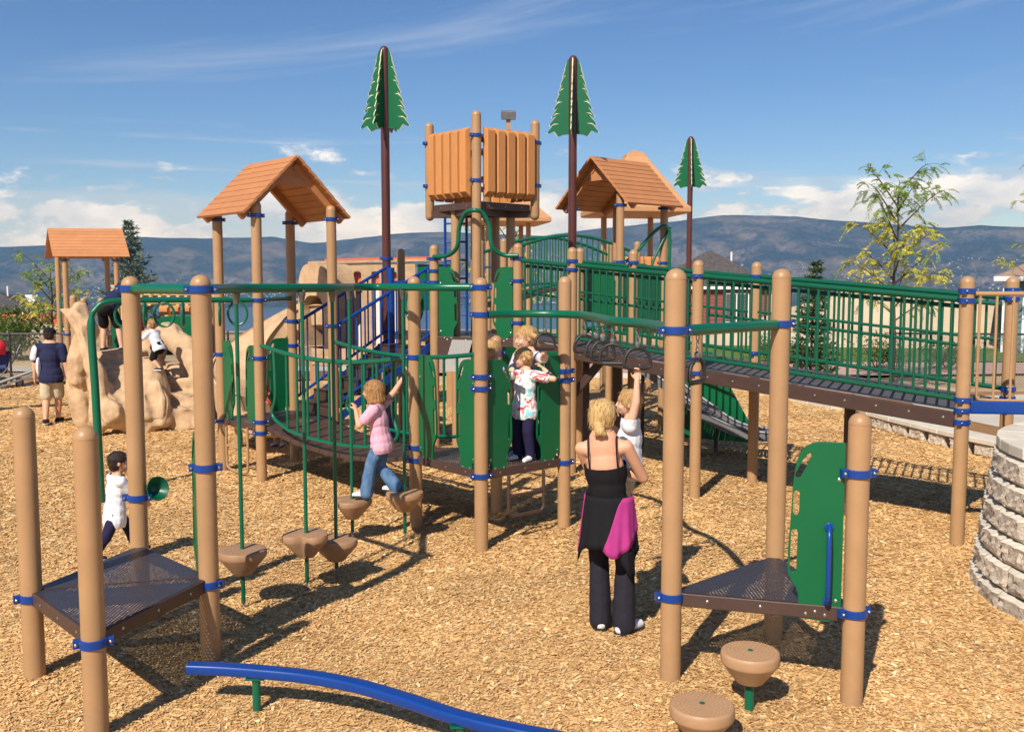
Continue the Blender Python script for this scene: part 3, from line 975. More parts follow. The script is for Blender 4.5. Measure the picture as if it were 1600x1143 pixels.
def leaves(name, pts, dirs, ln, wd, m, parent, rng, droop=0.0, kind=None):
    n = len(pts)
    c = np.asarray(pts, float); d = np.asarray(dirs, float)
    d = d + np.array([0, 0, -droop]); d /= np.linalg.norm(d, axis=1, keepdims=True)
    r = rng.normal(size=(n, 3)); e = np.cross(d, r); e /= np.linalg.norm(e, axis=1, keepdims=True)
    l = rng.uniform(0.7, 1.3, n)[:, None] * ln; w = rng.uniform(0.7, 1.3, n)[:, None] * wd
    nn = np.cross(d, e) * w * 0.35
    vs = np.stack([c, c + d * l * 0.45 + e * w / 2 + nn, c + d * l, c + d * l * 0.45 - e * w / 2 + nn], 1).reshape(-1, 3).astype(np.float32)
    me = bpy.data.meshes.new(name)
    me.vertices.add(4 * n); me.vertices.foreach_set('co', vs.ravel())
    me.loops.add(4 * n); me.loops.foreach_set('vertex_index', np.arange(4 * n, dtype=np.int32))
    me.polygons.add(n); me.polygons.foreach_set('loop_start', np.arange(0, 4 * n, 4, dtype=np.int32))
    me.update(calc_edges=True)
    return link(name, me, m, parent)

def locust(loc, h, spread, label, seed, dens=1.0, nlimb=15):
    rng = np.random.default_rng(seed); rnd = random.Random(seed)
    t = thing('young_tree', label, 'tree', loc)
    mb = MB()
    tr = [V(0, 0, -0.1), V(0.03, 0.02, h * 0.25), V(-0.02, 0.03, h * 0.5), V(0.03, 0, h * 0.72), V(0, 0, h * 0.9)]
    mb.tube(smooth_path(tr, 4), [0.05 * (1 - 0.85 * i / 16) + 0.004 for i in range(17)], 8)
    mb.build('trunk', 'bark', t)
    lp, ld, tp, td = [], [], [], []
    lb = MB()
    for i in range(nlimb):
        f = 0.30 + 0.62 * (i + rnd.random() * 0.8) / nlimb
        a = i * 2.4 + rnd.uniform(-.4, .4)
        base = V(0, 0, h * f)
        out = V(math.cos(a), math.sin(a), 0)
        L_ = spread * (1.05 - 0.45 * (f - 0.3)) * rnd.uniform(0.75, 1.2)
        rise = 0.55 + 0.75 * f
        pts = [base, base + out * L_ * 0.35 + Z * L_ * 0.35 * rise, base + out * L_ * 0.75 + Z * L_ * 0.72 * rise, base + out * L_ + Z * L_ * (0.85 * rise)]
        path = smooth_path(pts, 5)
        lb.tube(path, [0.020 * (1 - 0.85 * k / (len(path) - 1)) + 0.002 for k in range(len(path))], 5)
        for j in range(int(9 * dens)):
            q = rnd.uniform(0.25, 1.0)
            p = path[min(len(path) - 1, int(q * (len(path) - 1)))]
            tw = (V(rnd.gauss(0, 1), rnd.gauss(0, 1), rnd.uniform(-.3, .8)) + out * 0.6).normalized()
            tl = rnd.uniform(0.2, 0.5) * (spread / 1.2)
            e = p + tw * tl
            lb.tube([p, p.lerp(e, 0.5) + Z * 0.03, e], 0.004, 3)
            for _ in range(int(3)):
                s0 = p.lerp(e, rnd.uniform(0.3, 1.0))
                fd = (tw + V(rnd.gauss(0, .8), rnd.gauss(0, .8), rnd.gauss(-.15, .5))).normalized()
                fl = rnd.uniform(0.16, 0.30)
                green = (s0.z > h * 0.83 or rnd.random() < 0.18)
                for k in range(11):                        # one feathery compound leaf
                    u = (k + 1) / 11
                    pos = s0 + fd * fl * u - Z * (fl * 0.55 * u * u)
                    sd = fd.cross(Z); sd = sd.normalized() if sd.length > .1 else V(1, 0, 0)
                    for sg in (-1, 1):
                        (tp if green else lp).append(pos); (td if green else ld).append(sd * sg + fd * 0.5 - Z * 0.5)
    lb.build('limb', 'bark', t)
    leaves('crown', [tuple(p) for p in lp], [tuple(p) for p in ld], 0.064, 0.026, 'leaf_locust', t, rng, 0.2)
    if tp: leaves('crown', [tuple(p) for p in tp], [tuple(p) for p in td], 0.062, 0.026, 'leaf_locust_top', t, rng, 0.2)
    return t

def conifer(loc, h, rad, label, seed, m='leaf_spruce', tiers=16, name='spruce_tree', lean=0.0):
    rng = np.random.default_rng(seed); rnd = random.Random(seed)
    t = thing(name, label, 'tree', loc)
    MB().tube([V(0, 0, -0.1), V(lean * .4, 0, h * 0.5), V(lean, 0, h * 0.97)], [h * 0.014, h * 0.009, 0.006], 7).build('trunk', 'bark', t)
    pts, dirs = [], []
    lb = MB()
    for k in range(tiers):
        f = (k + 0.5) / tiers
        z = h * (0.08 + 0.92 * f)
        rr = rad * (1 - f) ** 0.8 + 0.03 * h * (1 - f) + 0.02
        n = int(9 - 4 * f)
        for i in range(n):
            a = i * 2 * math.pi / n + k * 1.1 + rnd.uniform(-.35, .35)
            L_ = rr * rnd.uniform(0.6, 1.2)
            o = V(math.cos(a), math.sin(a), 0)
            b0 = V(lean * f, 0, z); b1 = b0 + o * L_ + Z * (L_ * (0.28 + 0.5 * f - 0.15) + rnd.uniform(-.04, .04) * h * .2)
            lb.tube([b0, b1], [0.006 * h * (1 - f) + .004, 0.003], 4)
            m_ = int(14 + 46 * L_ / rad)
            for j in range(m_):
                q = rnd.uniform(0.2, 1.05)
                p = b0.lerp(b1, q)
                pts.append(tuple(p + V(rnd.gauss(0, .03), rnd.gauss(0, .03), rnd.gauss(0, .03)) * h * 0.25))
                dirs.append(tuple((o * 0.8 + V(rnd.gauss(0, .6), rnd.gauss(0, .6), rnd.gauss(0.25, .4))).normalized()))
    lb.build('branch', 'bark', t)
    leaves('crown', pts, dirs, 0.042 * h, 0.012 * h, m, t, rng)
    return t

def shrub(loc, w, h, label, seed, n=900, m='leaf_shrub', ls=0.08, name='shrub', cat='shrub', group=None):
    rng = np.random.default_rng(seed)
    t = thing(name, label, cat, loc, group=group)
    mb = MB()
    for i in range(6):
        a = i * 1.05 + seed
        mb.tube([V(0, 0, -.05), V(math.cos(a) * w * .2, math.sin(a) * w * .2, h * .5), V(math.cos(a) * w * .38, math.sin(a) * w * .38, h * .85)], [0.02, 0.012, 0.004], 5)
    mb.build('stem', 'bark', t)
    nl = 9
    cl = [(rng.normal(0, w * .24), rng.normal(0, w * .24), rng.uniform(.25, .85) * h) for _ in range(nl)]
    k = rng.integers(0, nl, n)
    c = np.array(cl)[k] + rng.normal(size=(n, 3)) * np.array([w * .15, w * .15, h * .13])
    c[:, 2] = np.clip(c[:, 2], 0.02, h * 1.05)
    leaves('foliage', c, rng.normal(size=(n, 3)), ls, ls * .5, m, t, rng, 0.2)
    return t

locust((8.98, 22.6, 0.1), 4.85, 1.02, 'young yellow-green locust tree with feathery leaves behind the ramp', 4, 1.15, 19)
locust((17.0, 30.5, 0.0), 5.6, 1.3, 'sparse young tree cut by the right edge in front of the teal house', 9, 0.6, 13)
locust((-14.6, 30.5, 0.0), 2.9, 1.0, 'small leafy tree behind the far left play tower', 21, 0.9, 13)
locust((-0.2, 33.0, 0.0), 4.5, 1.3, 'small yellowish tree seen between the tower posts in the middle', 31, 0.7, 13)
conifer((-19.4, 49.0, -0.05), 5.6, 1.45, 'blue-green spruce rising beside the far left play tower roof', 2, 'leaf_spruce', 18)
conifer((7.1, 22.8, 0.0), 3.0, 0.5, 'narrow dark green pine behind the ramp railing', 5, 'leaf_pine', 15, 'pine_tree', 0.1)
k_ = 0
for (x, y, w, h, lab) in ((-6.7, 25.5, 1.0, .8, 'low yellow-green shrub behind the fence by the rock climber'),
                          (10.6, 27.8, 1.6, 1.0, 'round green shrub beyond the ramp under the locust tree'),
                          (12.4, 27.2, 1.4, .8, 'low green shrub right of the locust tree'),
                          (14.2, 22.6, 1.5, 1.0, 'reddish autumn shrub behind the right chain-link fence'),
                          (15.6, 21.9, 1.3, .9, 'yellowing shrub at the right edge behind the chain-link fence'),
                          (8.0, 29.5, 1.5, .9, 'dark shrub behind the ramp beside the narrow pine'),
                          (-16.4, 31.6, 2.0, 1.6, 'dense green bush behind the far left play tower'),
                          (-29.5, 56.0, 4.5, 1.1, 'dark hedge at the left edge below the black roof')):
    shrub((x, y, 0), w, h, lab, k_ + 40, 700 if w < 2 else 1600, 'leaf_autumn' if 'reddish' in lab or 'yellowing' in lab else 'leaf_shrub', 0.1 if w < 2 else 0.16)
    k_ += 1

# ------------------------------------------------------------------ houses
def window(parent, c, ax, w, h, mframe='white_paint'):
    """c: centre on the wall, ax: unit vector along the wall"""
    ax = Vector(ax); nrm = ax.cross(Z)
    f = MB()
    for s in (-1, 1):
        f.box(Vector(c) + ax * s * (w / 2) + nrm * .03, (.09, .08, h + .09), ax, nrm, Z)
        f.box(Vector(c) + Z * s * (h / 2) + nrm * .032, (w + .09, .085, .09), ax, nrm, Z)
    f.box(Vector(c) + nrm * .028, (.05, .06, h), ax, nrm, Z)
    fo = f.build('window', mframe, parent)
    MB().box(Vector(c) + nrm * .012, (w, .02, h), ax, nrm, Z).build('pane', 'glass', fo)
    return fo

def siding(parent, c, ax, length, z0, z1, m, board=0.2):
    """clapboard wall: overlapping boards on a backing"""
    ax = Vector(ax); nrm = ax.cross(Z); c = Vector(c)
    wl = MB().box(c + Z * ((z0 + z1) / 2) - nrm * .06, (length, .1, z1 - z0), ax, nrm, Z).build('wall', m, parent)
    n = int((z1 - z0) / board)
    mb = MB()
    for i in range(n):
        z = z0 + (i + .5) * board
        mb.box(c + Z * z + nrm * 0.0, (length - .002 * i, .03, board * 0.96), ax, (nrm + Z * 0.10).normalized())
    mb.build('siding', m, wl, kind='stuff')
    return wl

def house(loc, rotz, w, d, h, rh, wallm, roofm, label, wins=(), garage=False, hip=True, over=0.35):
    t = thing('house', label, 'house', loc, rotz)
    for c, ax, ln in ((V(0, -d / 2, 0), V(1, 0, 0), w), (V(w / 2, 0, 0), V(0, 1, 0), d), (V(0, d / 2, 0), V(-1, 0, 0), w), (V(-w / 2, 0, 0), V(0, -1, 0), d)):
        siding(t, c, ax, ln - .02, -1.5, h, wallm)
    for sx in (-1, 1):
        for sy in (-1, 1):
            MB().box((sx * (w / 2 + .0), sy * (d / 2 + .0), h / 2 - .75), (.16, .16, h + 1.5)).build('corner_trim', 'white_paint', t)
    rf = MB(); W, D_ = w / 2 + over, d / 2 + over
    ins = D_ if hip else 0.0
    rx = max(W - ins, 0.15) if hip else W
    vs = [(-W, -D_, h), (W, -D_, h), (W, D_, h), (-W, D_, h), (-rx, 0, h + rh), (rx, 0, h + rh)]
    rf.add(vs, [(0, 1, 5, 4), (2, 3, 4, 5), (1, 2, 5), (3, 0, 4), (3, 2, 1, 0)])
    ro = rf.build('roof', roofm, t)
    f = MB()
    for a, b in (((-W, -D_), (W, -D_)), ((W, -D_), (W, D_)), ((W, D_), (-W, D_)), ((-W, D_), (-W, -D_))):
        f.bar(V(*a, h - .07), V(*b, h - .07), .05, .16)
    f.build('fascia', 'white_paint', ro)
    MB().lathe([(.06, h + rh * .55), (.06, h + rh * .55 + .9)], 8, (w * .18, -.4, 0)).build('vent_pipe', 'white_paint', ro)
    for (c, ax, ww, hh) in wins: window(t, c, ax, ww, hh)
    return t
house((12.3, 60, 0), R(-12), 7.2, 7.0, 2.25, 2.2, 'siding_red', 'asphalt_shingle', 'house with grey hip roof and dark red siding behind the ramp',
      [((-1.9, -3.5, 1.0), (1, 0, 0), 1.1, 1.5), ((1.6, -3.5, 1.0), (1, 0, 0), 1.3, 1.7), ((3.6, .4, 1.0), (0, 1, 0), 1.2, 1.4)])
house((23.3, 36.0, 0), R(-28), 8.5, 9.0, 2.7, 2.3, 'siding_teal', 'roof_brown', 'grey-teal house with brown roof at the right edge',
      [((-3.0, -4.5, 1.0), (1, 0, 0), 1.3, 2.3), ((-.6, -4.5, 1.0), (1, 0, 0), 1.3, 2.3)])
house((-32.8, 60, -0.6), R(8), 8, 7, 1.2, 1.4, 'siding_brown', 'asphalt_shingle', 'low house with a black roof at the left edge beyond the dirt lot',
      [((2.5, -3.5, .4), (1, 0, 0), 1.2, 1.0)])
house((-33.5, 74, -2.2), R(-6), 4.6, 5, 2.2, 0.55, 'white_paint', 'asphalt_shingle', 'small white garage with a low dark roof beyond the dirt lot', [], hip=False)

# dirt heaps and building-site bits -----------------------------------------------
def heap(loc, sx, sy, h, label, seed):
    n = 26; vs, fs = [], []
    for j in range(n + 1):
        for i in range(n + 1):
            x = -1 + 2 * i / n; y = -1 + 2 * j / n
            r = math.hypot(x, y)
            z = min(.72, max(0, 1 - r) ** 0.8) * h * (1 + .9 * fbm(x * 2.2, y * 2.2, 4, seed)) - 0.06
            vs.append((x * sx, y * sy, z))
    for j in range(n):
        for i in range(n):
            a = j * (n + 1) + i; fs.append((a, a + 1, a + n + 2, a + n + 1))
    mb = MB(); mb.add(vs, fs, True)
    o = mb.build('dirt_heap', 'dirt_pale'); o.location = loc
    return tag(o, label, 'dirt heap')
heap((-29, 48, 0), 9, 5, 1.1, 'pale excavated earth heap beyond the left fence', 1.0)
heap((17.0, 41, 0), 9.5, 5, 2.5, 'broad pale earth heap behind the ramp railing on the right', 4.0)
def lumber():
    t = thing('lumber_stack', 'stack of new yellow boards behind the ring climber', 'lumber', (-13.9, 39, 0.5), R(4))
    rnd = random.Random(3)
    for k in range(5):
        for i in range(12):
            MB().bar(V(-2.1 + i * 0.36 + rnd.uniform(-.04, .04), -.4, 1.1 + k * .17), V(-2.1 + i * 0.36 + rnd.uniform(-.15, .15) + .18, .5, 1.16 + k * .17), .12, .05).build('board', 'lumber', t)
        MB().bar(V(-2.3, -.3 + .02 * k, 1.18 + k * .17), V(2.3, -.3, 1.18 + k * .17), .09, .06).build('runner', 'lumber', t)
    for x in (-1.8, 0, 1.8):
        MB().box((x, 0, .28), (.14, .9, 1.6)).build('trestle', 'lumber', t)
lumber()
def barrier(loc, rz, ln, label):
    t = thing('safety_barrier', label, 'barrier', loc, rz)
    for i in range(int(ln / 1.5) + 1):
        MB().box((i * 1.5, 0, .5), (.06, .06, 1.1)).build('stake', 'lumber', t)
    mb = MB()
    for k in range(7): mb.bar(V(0, -.04, .25 + k * .11), V(ln, -.04, .22 + k * .11), .015, .06)
    for i in range(int(ln / .15)): mb.bar(V(i * .15, -.045, .22), V(i * .15, -.045, .93), .012, .03)
    mb.build('net', 'orange_net', t, kind='stuff')
barrier((-27, 47, 0), R(3), 6, 'orange safety netting on stakes across the dirt lot')
def yield_sign():
    t = thing('road_sign', 'small pale give-way sign on a thin post beyond the dirt lot', 'sign', (-25.2, 50.5, 0))
    MB().lathe([(.03, 0), (.03, 1.9)], 8).build('pole', 'steel', t)
    MB().prism(rounded([(-.35, .3), (0, -.32), (.35, .3)], .05), .02, (0, -.05, 1.55), (1, 0, 0), (0, 0, 1)).build('plate', 'white_paint', t)
yield_sign()
# ------------------------------------------------------------------ kit of play-structure pieces
# Play pieces are written in world coordinates; PT() remembers where the thing's Empty stands so that its parts are stored relative to it.
ORG = {}
def PT(name, label, cat, loc, group=None):
    t = thing(name, label, cat, loc, group=group)
    ORG[t.name] = Vector(loc)
    return t
def W(mb, name, m, parent, bevel=0.0, kind=None):
    o = ORG.get(parent.name, V(0, 0, 0)) if parent else V(0, 0, 0)
    mb.v = [tuple(Vector(p) - o) for p in mb.v]
    ob = mb.build(name, m, parent, bevel, kind)
    ORG[ob.name] = o
    return ob

PR = 0.0645
def post(t, xy, top, bot=-0.2, m='tan', r=PR, round_bottom=False):
    x, y = xy[0], xy[1]
    prof = [(r, bot), (r, top - r - 0.012), (r * 0.995, top - r - 0.004)]
    if round_bottom:
        prof = [(r * math.cos(a), bot + r + r * math.sin(a)) for a in [R(-88), R(-60), R(-30), R(0)]] + prof[1:]
    p = W(MB().lathe(prof, 22, (x, y, 0), flat=()), 'post', m, t)
    cap = [(r * 1.012, top - r - 0.003)] + [(r * 1.012 * math.cos(a), top - r + r * math.sin(a)) for a in [R(k) for k in (0, 15, 30, 45, 60, 72, 82, 88)]]
    W(MB().lathe(cap, 22, (x, y, 0)), 'cap', m, p)
    return p

_clamp = MB().lathe([(PR + .004, -.024), (PR + .0125, -.021), (PR + .0125, .021), (PR + .004, .024)], 22)
for _s in (-1, 1):
    _clamp.box((_s * (PR + .022), 0, 0), (.036, .042, .046))
CLAMP = _clamp.mesh('clamp'); CLAMP.materials.append(MATS['blue'])
_bolt = MB()
for _s in (-1, 1):
    _bolt.lathe([(.009, 0), (.009, .006), (.005, .010)], 8, (_s * (PR + .024), -.021, 0), (0, -1, 0))
BOLT = _bolt.mesh('bolt'); BOLT.materials.append(MATS['bolt'])
def clamp(t, xy, z, ang=0.0):
    o = link('clamp', CLAMP, None, t)
    o.location = V(xy[0], xy[1], z) - ORG[t.name]
    o.rotation_euler = (0, 0, ang)
    b = link('bolt', BOLT, None, o); b['kind'] = 'stuff'
    return o

def deck(t, poly, z, edges=None, name='deck', lip=0.085):
    """perforated top sheet, a folded steel skirt along its edges, each skirt a part"""
    poly = [V(p[0], p[1], z) for p in poly]
    n = len(poly)
    mb = MB(); mb.add(poly, [tuple(range(n))])
    d = W(mb, name, 'perforated', t)
    for i in range(n):
        if edges is not None and i not in edges: continue
        a, b = poly[i], poly[(i + 1) % n]
        dr = (b - a).normalized()
        W(MB().bar(a + dr * .05 - Z * (lip / 2 + .003), b - dr * .05 - Z * (lip / 2 + .003), .03, lip), 'skirt', 'brown', d, bevel=.006)
        mbb = MB(); L_ = (b - a).length; nb = max(2, int(L_ / .28))
        out = V(dr.y, -dr.x, 0)
        for k in range(nb):
            mbb.lathe([(.009, .014), (.009, .018), (.004, .021)], 8, a + dr * (L_ * (k + .7) / (nb + .4)) - Z * (lip * .5), out)
        W(mbb, 'rivets', 'bolt', d, kind='stuff')
    return d

def capsule2(p, q, w, seg=5):
    p, q = Vector(p), Vector(q); d = (q - p).normalized(); s = Vector((-d.y, d.x))
    out = []
    a0 = math.atan2(s.y, s.x)
    for k in range(seg + 1):
        a = a0 + math.pi * k / seg
        out.append(tuple(p + Vector((math.cos(a), math.sin(a))) * w / 2))
    for k in range(seg + 1):
        a = a0 + math.pi + math.pi * k / seg
        out.append(tuple(q + Vector((math.cos(a), math.sin(a))) * w / 2))
    return out

def panel(t, xy, d, z0, h=1.05, w=0.31, m='panel_green', off=0.075, loop=None):
    """hand-hold entry panel bolted beside a post; d: unit direction away from the post"""
    d = V(d[0], d[1], 0).normalized()
    q = w / 0.31
    s = h / 1.05
    out = [(0.0, h), (.17 * q, h), (.235 * q, h - .035 * s), (.272 * q, h - .11 * s), (.29 * q, h - .25 * s), (.30 * q, h - .5 * s), (.31 * q, h - .63 * s), (.31 * q, h - .79 * s), (.245 * q, h - .89 * s), (.24 * q, .0), (.055 * q, -.012), (.055 * q, .08 * s), (0, .08 * s)]
    out = rounded(out, [.01, .05, .05, .05, .05, .05, .05, .04, .04, .02, .02, .01, .01], 3)
    holes = [capsule2((.205 * q, h - .085 * s), (.262 * q, h - .20 * s), .035 * q), capsule2((.268 * q, h - .31 * s), (.27 * q, h - .42 * s), .036 * q), capsule2((.275 * q, h - .54 * s), (.278 * q, h - .76 * s), .038 * q)]
    o = V(xy[0], xy[1], z0) + d * off
    p = W(MB().prism(out, .019, o, d, Z, holes), 'panel', m, t, bevel=.003)
    nrm = d.cross(Z)
    mb = MB()
    for (bx, bz) in ((.03, h - .22), (.03, .12), (.09 * q, .03), (.2 * q, .03)):
        for sg in (-1, 1): mb.lathe([(.011, .0095), (.011, .014), (.006, .017)], 8, o + d * bx + Z * bz, nrm * sg)
    W(mb, 'bolts', 'bolt', p, kind='stuff')
    return p

def rail(t, path, r, m='green', name='rail', n=10, sub=0):
    if sub: path = smooth_path(path, sub)
    return W(MB().tube(path, r, n), name, m, t)

def lerp_path(path, f):
    L_ = [0.0]
    for a, b in zip(path[:-1], path[1:]): L_.append(L_[-1] + (Vector(b) - Vector(a)).length)
    x = f * L_[-1]
    for i in range(len(path) - 1):
        if x <= L_[i + 1] or i == len(path) - 2:
            k = (x - L_[i]) / max(1e-6, L_[i + 1] - L_[i])
            return Vector(path[i]).lerp(Vector(path[i + 1]), k)

def bars(t, top, bot, n, r, m='green', name='baluster', f0=0.0, f1=1.0):
    for i in range(n):
        f = f0 + (f1 - f0) * (i + .5) / n
        W(MB().tube([lerp_path(top, f), lerp_path(bot, f)], r, 8), name, m, t)

def gable_roof(t, a, b, half, z_eave, z_ridge, n=9, m='roof', over=0.1):
    """a, b: plan points under the ridge at both ends; half: vector from the ridge to one eave; every lap board is a part"""
    a, b, half = V(a[0], a[1], 0), V(b[0], b[1], 0), V(half[0], half[1], 0)
    d = (b - a).normalized(); L_ = (b - a).length + 2 * over
    c = (a + b) / 2
    hw = half.length; hd = half / hw
    rise = z_ridge - z_eave
    sl = math.hypot(hw, rise)
    for sg in (-1, 1):
        down = (hd * sg * hw - Z * rise) / sl            # from ridge to eave
        nrm = (d.cross(down)); nrm = nrm if nrm.z > 0 else -nrm
        for k in range(n):
            f = (k + .5) / n
            p = c + Z * z_ridge + down * (sl * f) + nrm * .018
            bd = (down - nrm * -0.10).normalized() if False else (down + nrm * 0.085).normalized()
            bn = d.cross(bd); bn = bn if bn.z > 0 else -bn
            W(MB().box(p, (L_ + random.uniform(-.006, .006), sl / n * 1.10, .036), d, bd, bn), 'roof_board', m, t, bevel=.004)
        for e in (-1, 1):
            for q in (0.86, ):
                o = c + d * (e * ((b - a).length / 2 * q + .02))
                W(MB().bar(o + Z * (z_ridge - .055) + down * .04, o + Z * (z_ridge - .055) + down * (sl * .97), .07, .085, nrm), 'rafter', m, t, bevel=.004)
    for e in (-1, 1):
        o = c + d * (e * ((b - a).length / 2 * .86 + .02))
        W(MB().bar(o + Z * (z_eave + rise * .62) - hd * hw * .36, o + Z * (z_eave + rise * .62) + hd * hw * .36, .05, .11), 'collar_tie', m, t, bevel=.004)
        W(MB().prism([(-hw * .26, 0), (hw * .26, 0), (0, rise * .26)], .03, o + Z * (z_eave + rise * .66), hd, Z), 'gable_board', m, t)

def pyramid_roof(t, c, half, z0, z1, ang, m='roof_tan'):
    r2 = math.sqrt(2)
    prof = [(half * r2 * .97, z0), (half * r2, z0 + .03), (half * r2, z0 + .13), (half * r2 * .93, z0 + .19), (half * .32, z1 - .16), (half * .30, z1 - .1), (half * .04, z1)]
    x, y = c
    vs, fs = [], []
    for (r, z) in prof:
        for k in range(4):
            a = ang + math.pi / 4 + k * math.pi / 2
            vs.append((x + r * math.cos(a), y + r * math.sin(a), z))
    for i in range(len(prof) - 1):
        for k in range(4):
            k2 = (k + 1) % 4
            fs.append((i * 4 + k, i * 4 + k2, (i + 1) * 4 + k2, (i + 1) * 4 + k))
    fs.append((3, 2, 1, 0)); m_ = len(prof) - 1; fs.append(tuple(m_ * 4 + k for k in range(4)))
    mb = MB(); mb.add(vs, fs)
    return W(mb, 'roof', m, t, bevel=.012)

def slat_panel(t, p0, p1, z0, z1, n, out, name='slat', m='orange', dep=.085, lean=0.0):
    p0, p1 = V(p0[0], p0[1], 0), V(p1[0], p1[1], 0)
    d = (p1 - p0).normalized(); L_ = (p1 - p0).length; w = L_ / n
    out = V(out[0], out[1], 0).normalized()
    h = z1 - z0
    for i in range(n):
        c = p0 + d * (w * (i + .5))
        ww = w * .9
        prof = [(0, 0), (dep, .07), (dep, h - .05), (0, h)]
        zz = z0 + random.uniform(-.004, .004)
        vs = [c + d * (s * ww / 2 * (1 if x == 0 else .80)) + out * x + Z * (zz + z) for s in (-1, 1) for (x, z) in prof]
        mb = MB(); mb.add(vs, [(0, 1, 2, 3), (7, 6, 5, 4), (0, 4, 5, 1), (1, 5, 6, 2), (2, 6, 7, 3), (3, 7, 4, 0)])
        W(mb, name, m, t, bevel=.006)

def chain(t, p0, p1, r=.013, wire=.0032, m='steel', name='chain'):
    p0, p1 = Vector(p0), Vector(p1); d = p1 - p0; n = max(3, int(d.length / (r * 2.1))); d.normalize()
    step = (p1 - p0).length / n
    s0 = d.orthogonal().normalized(); s1 = d.cross(s0)
    mb = MB()
    for i in range(n):
        s = s0 if i % 2 else s1
        c = p0 + d * (step * (i + .5))
        mb.tube([c + d * (r * 1.35 * math.cos(a)) + s * (r * .8 * math.sin(a)) for a in [2 * math.pi * k / 8 for k in range(8)]], wire, 5, True)
    return W(mb, name, m, t, kind='stuff')
# ------------------------------------------------------------------ near left platform
P1, P4 = V(-3.03, 5.906, 0), V(-1.996, 6.176, 0)
_m = (P1 + P4) / 2; _e = (P4 - P1).normalized(); _n = V(_e.y, -_e.x, 0)
P2, P3 = _m + _n * .925 + V(-.03, 0, 0), _m - _n * .925
t = PT('play_platform', 'low diamond platform of brown perforated steel on four tan posts, nearest on the left', 'platform', tuple(_m))
post(t, P1, 1.735); post(t, P2, 1.725); post(t, P3, 2.545); post(t, P4, 2.55)
DZ1 = 0.57
deck(t, [P1 + V(0, 0, 0), P2, P4], DZ1, (0, 1))
deck(t, [P4, P3, P1], DZ1, (0, 1))
W(MB().bar(V(P1.x, P1.y, DZ1 + .004) + _e * .06, V(P4.x, P4.y, DZ1 + .004) - _e * .06, .014, .006), 'seam_strip', 'brown', t)
W(MB().bar(V(P1.x, P1.y, DZ1 - .08), V(P4.x, P4.y, DZ1 - .08), .05, .10), 'deck_beam', 'brown', t)
for p, a in ((P1, .6), (P2, .35), (P4, -.2)): clamp(t, p, DZ1 - .045, a)
clamp(t, P3, 2.455, .25); clamp(t, P4, 2.455, .25)
clamp(t, P3, .93, .1); clamp(t, P4, 1.30, .15)
# talk funnel on the back post
fd = V(.72, -.60, .22).normalized()
W(MB().lathe([(.02, 0), (.035, .05), (.045, .08), (.078, .112), (.090, .122), (.086, .125), (.070, .112), (.036, .078), (.02, .06)], 24, V(P3.x + .06, P3.y + .10, .965) - fd * .02, fd), 'talk_funnel', 'dark_green', t)
# tall thin panel on the post beside the pods, seen edge-on
panel(t, P4, (-.515, .857), .42, 1.1, .3, off=.08)

# ------------------------------------------------------------------ middle platform M (square, one corner towards the camera)
M2, M3, M4, M1 = V(-.288, 8.854, 0), V(.525, 9.549, 0), V(-.17, 10.363, 0), V(-.983, 9.667, 0)
DZM = 0.75
t = PT('play_platform', 'square brown platform with green hand-hold panels where the two girls stand', 'platform', tuple((M1 + M3) / 2))
TM = t
post(t, M1, 2.56); post(t, M2, 2.545); post(t, M3, 2.56); post(t, M4, 1.93)
deck(t, [M1, M2, M3, M4], DZM)
for p in (M1, M2, M3): clamp(t, p, DZM - .05, .4)
clamp(t, M1, DZM + .08, .4); clamp(t, M2, 1.63, .5); clamp(t, M2, 1.52, .5); clamp(t, M3, 1.62, .4); clamp(t, M3, 1.53, .4)
clamp(t, M2, 2.455, .1); clamp(t, M2, 2.205, .1); clamp(t, M1, 1.75, .3); clamp(t, M4, 1.74, .3); clamp(t, M4, 1.0, .3)
dMl = (M1 - M2).normalized(); dMr = (M3 - M2).normalized()
for p, d in ((M2, dMl), (M2, dMr), (M3, -dMr), (M1, -dMl)): panel(t, p, d, DZM - .03, 1.06, .30)
panel(t, M4, dMr, DZM - .0, 1.05, .30); panel(t, M3, dMl, DZM, 1.05, .30)
# brown step loop hanging under the front right edge
e0, e1_ = M2.lerp(M3, .30), M2.lerp(M3, .72)
q = V(dMr.y, -dMr.x, 0) * .02
for z in (.40,):
    W(MB().tube([e0 + q + Z * .66, e0 + q + Z * (z - .06), e0 + q + Z * (z - .1), e0.lerp(e1_, .08) + q + Z * (z - .14), e0.lerp(e1_, .92) + q + Z * (z - .14), e1_ + q + Z * (z - .1), e1_ + q + Z * (z - .06), e1_ + q + Z * .66], .017, 8), 'step_loop', 'brown', t)
    W(MB().tube([e0 + q + Z * .46, e1_ + q + Z * .46], .015, 8), 'rung', 'brown', t)

# ------------------------------------------------------------------ near right platform (triangle)
Q1, Q2, Q3 = V(.993, 5.838, 0), V(1.852, 6.62, 0), V(2.027, 5.542, 0)
DZQ = 0.585
t = PT('play_platform', 'low triangular platform with green hand-hold panel on three tan posts, nearest on the right', 'platform', tuple((Q1 + Q2 + Q3) / 3))
TQ = t
post(t, Q1, 2.585); post(t, Q2, 2.595); post(t, Q3, 1.745)
deck(t, [Q1, Q3, Q2], DZQ)
clamp(t, Q1, DZQ - .03, .2); clamp(t, Q3, DZQ - .03, .3); clamp(t, Q3, 1.39, .1); clamp(t, Q1, 2.21, .25); clamp(t, Q2, 2.215, .3)
dq = (Q1 - Q3).normalized()
panel(t, Q3, dq, DZQ - .09, 1.07, .31)
hn = V(dq.y, -dq.x, 0); hn = hn if hn.y < 0 else -hn
hb = Q3 + dq * .155 + hn * .012
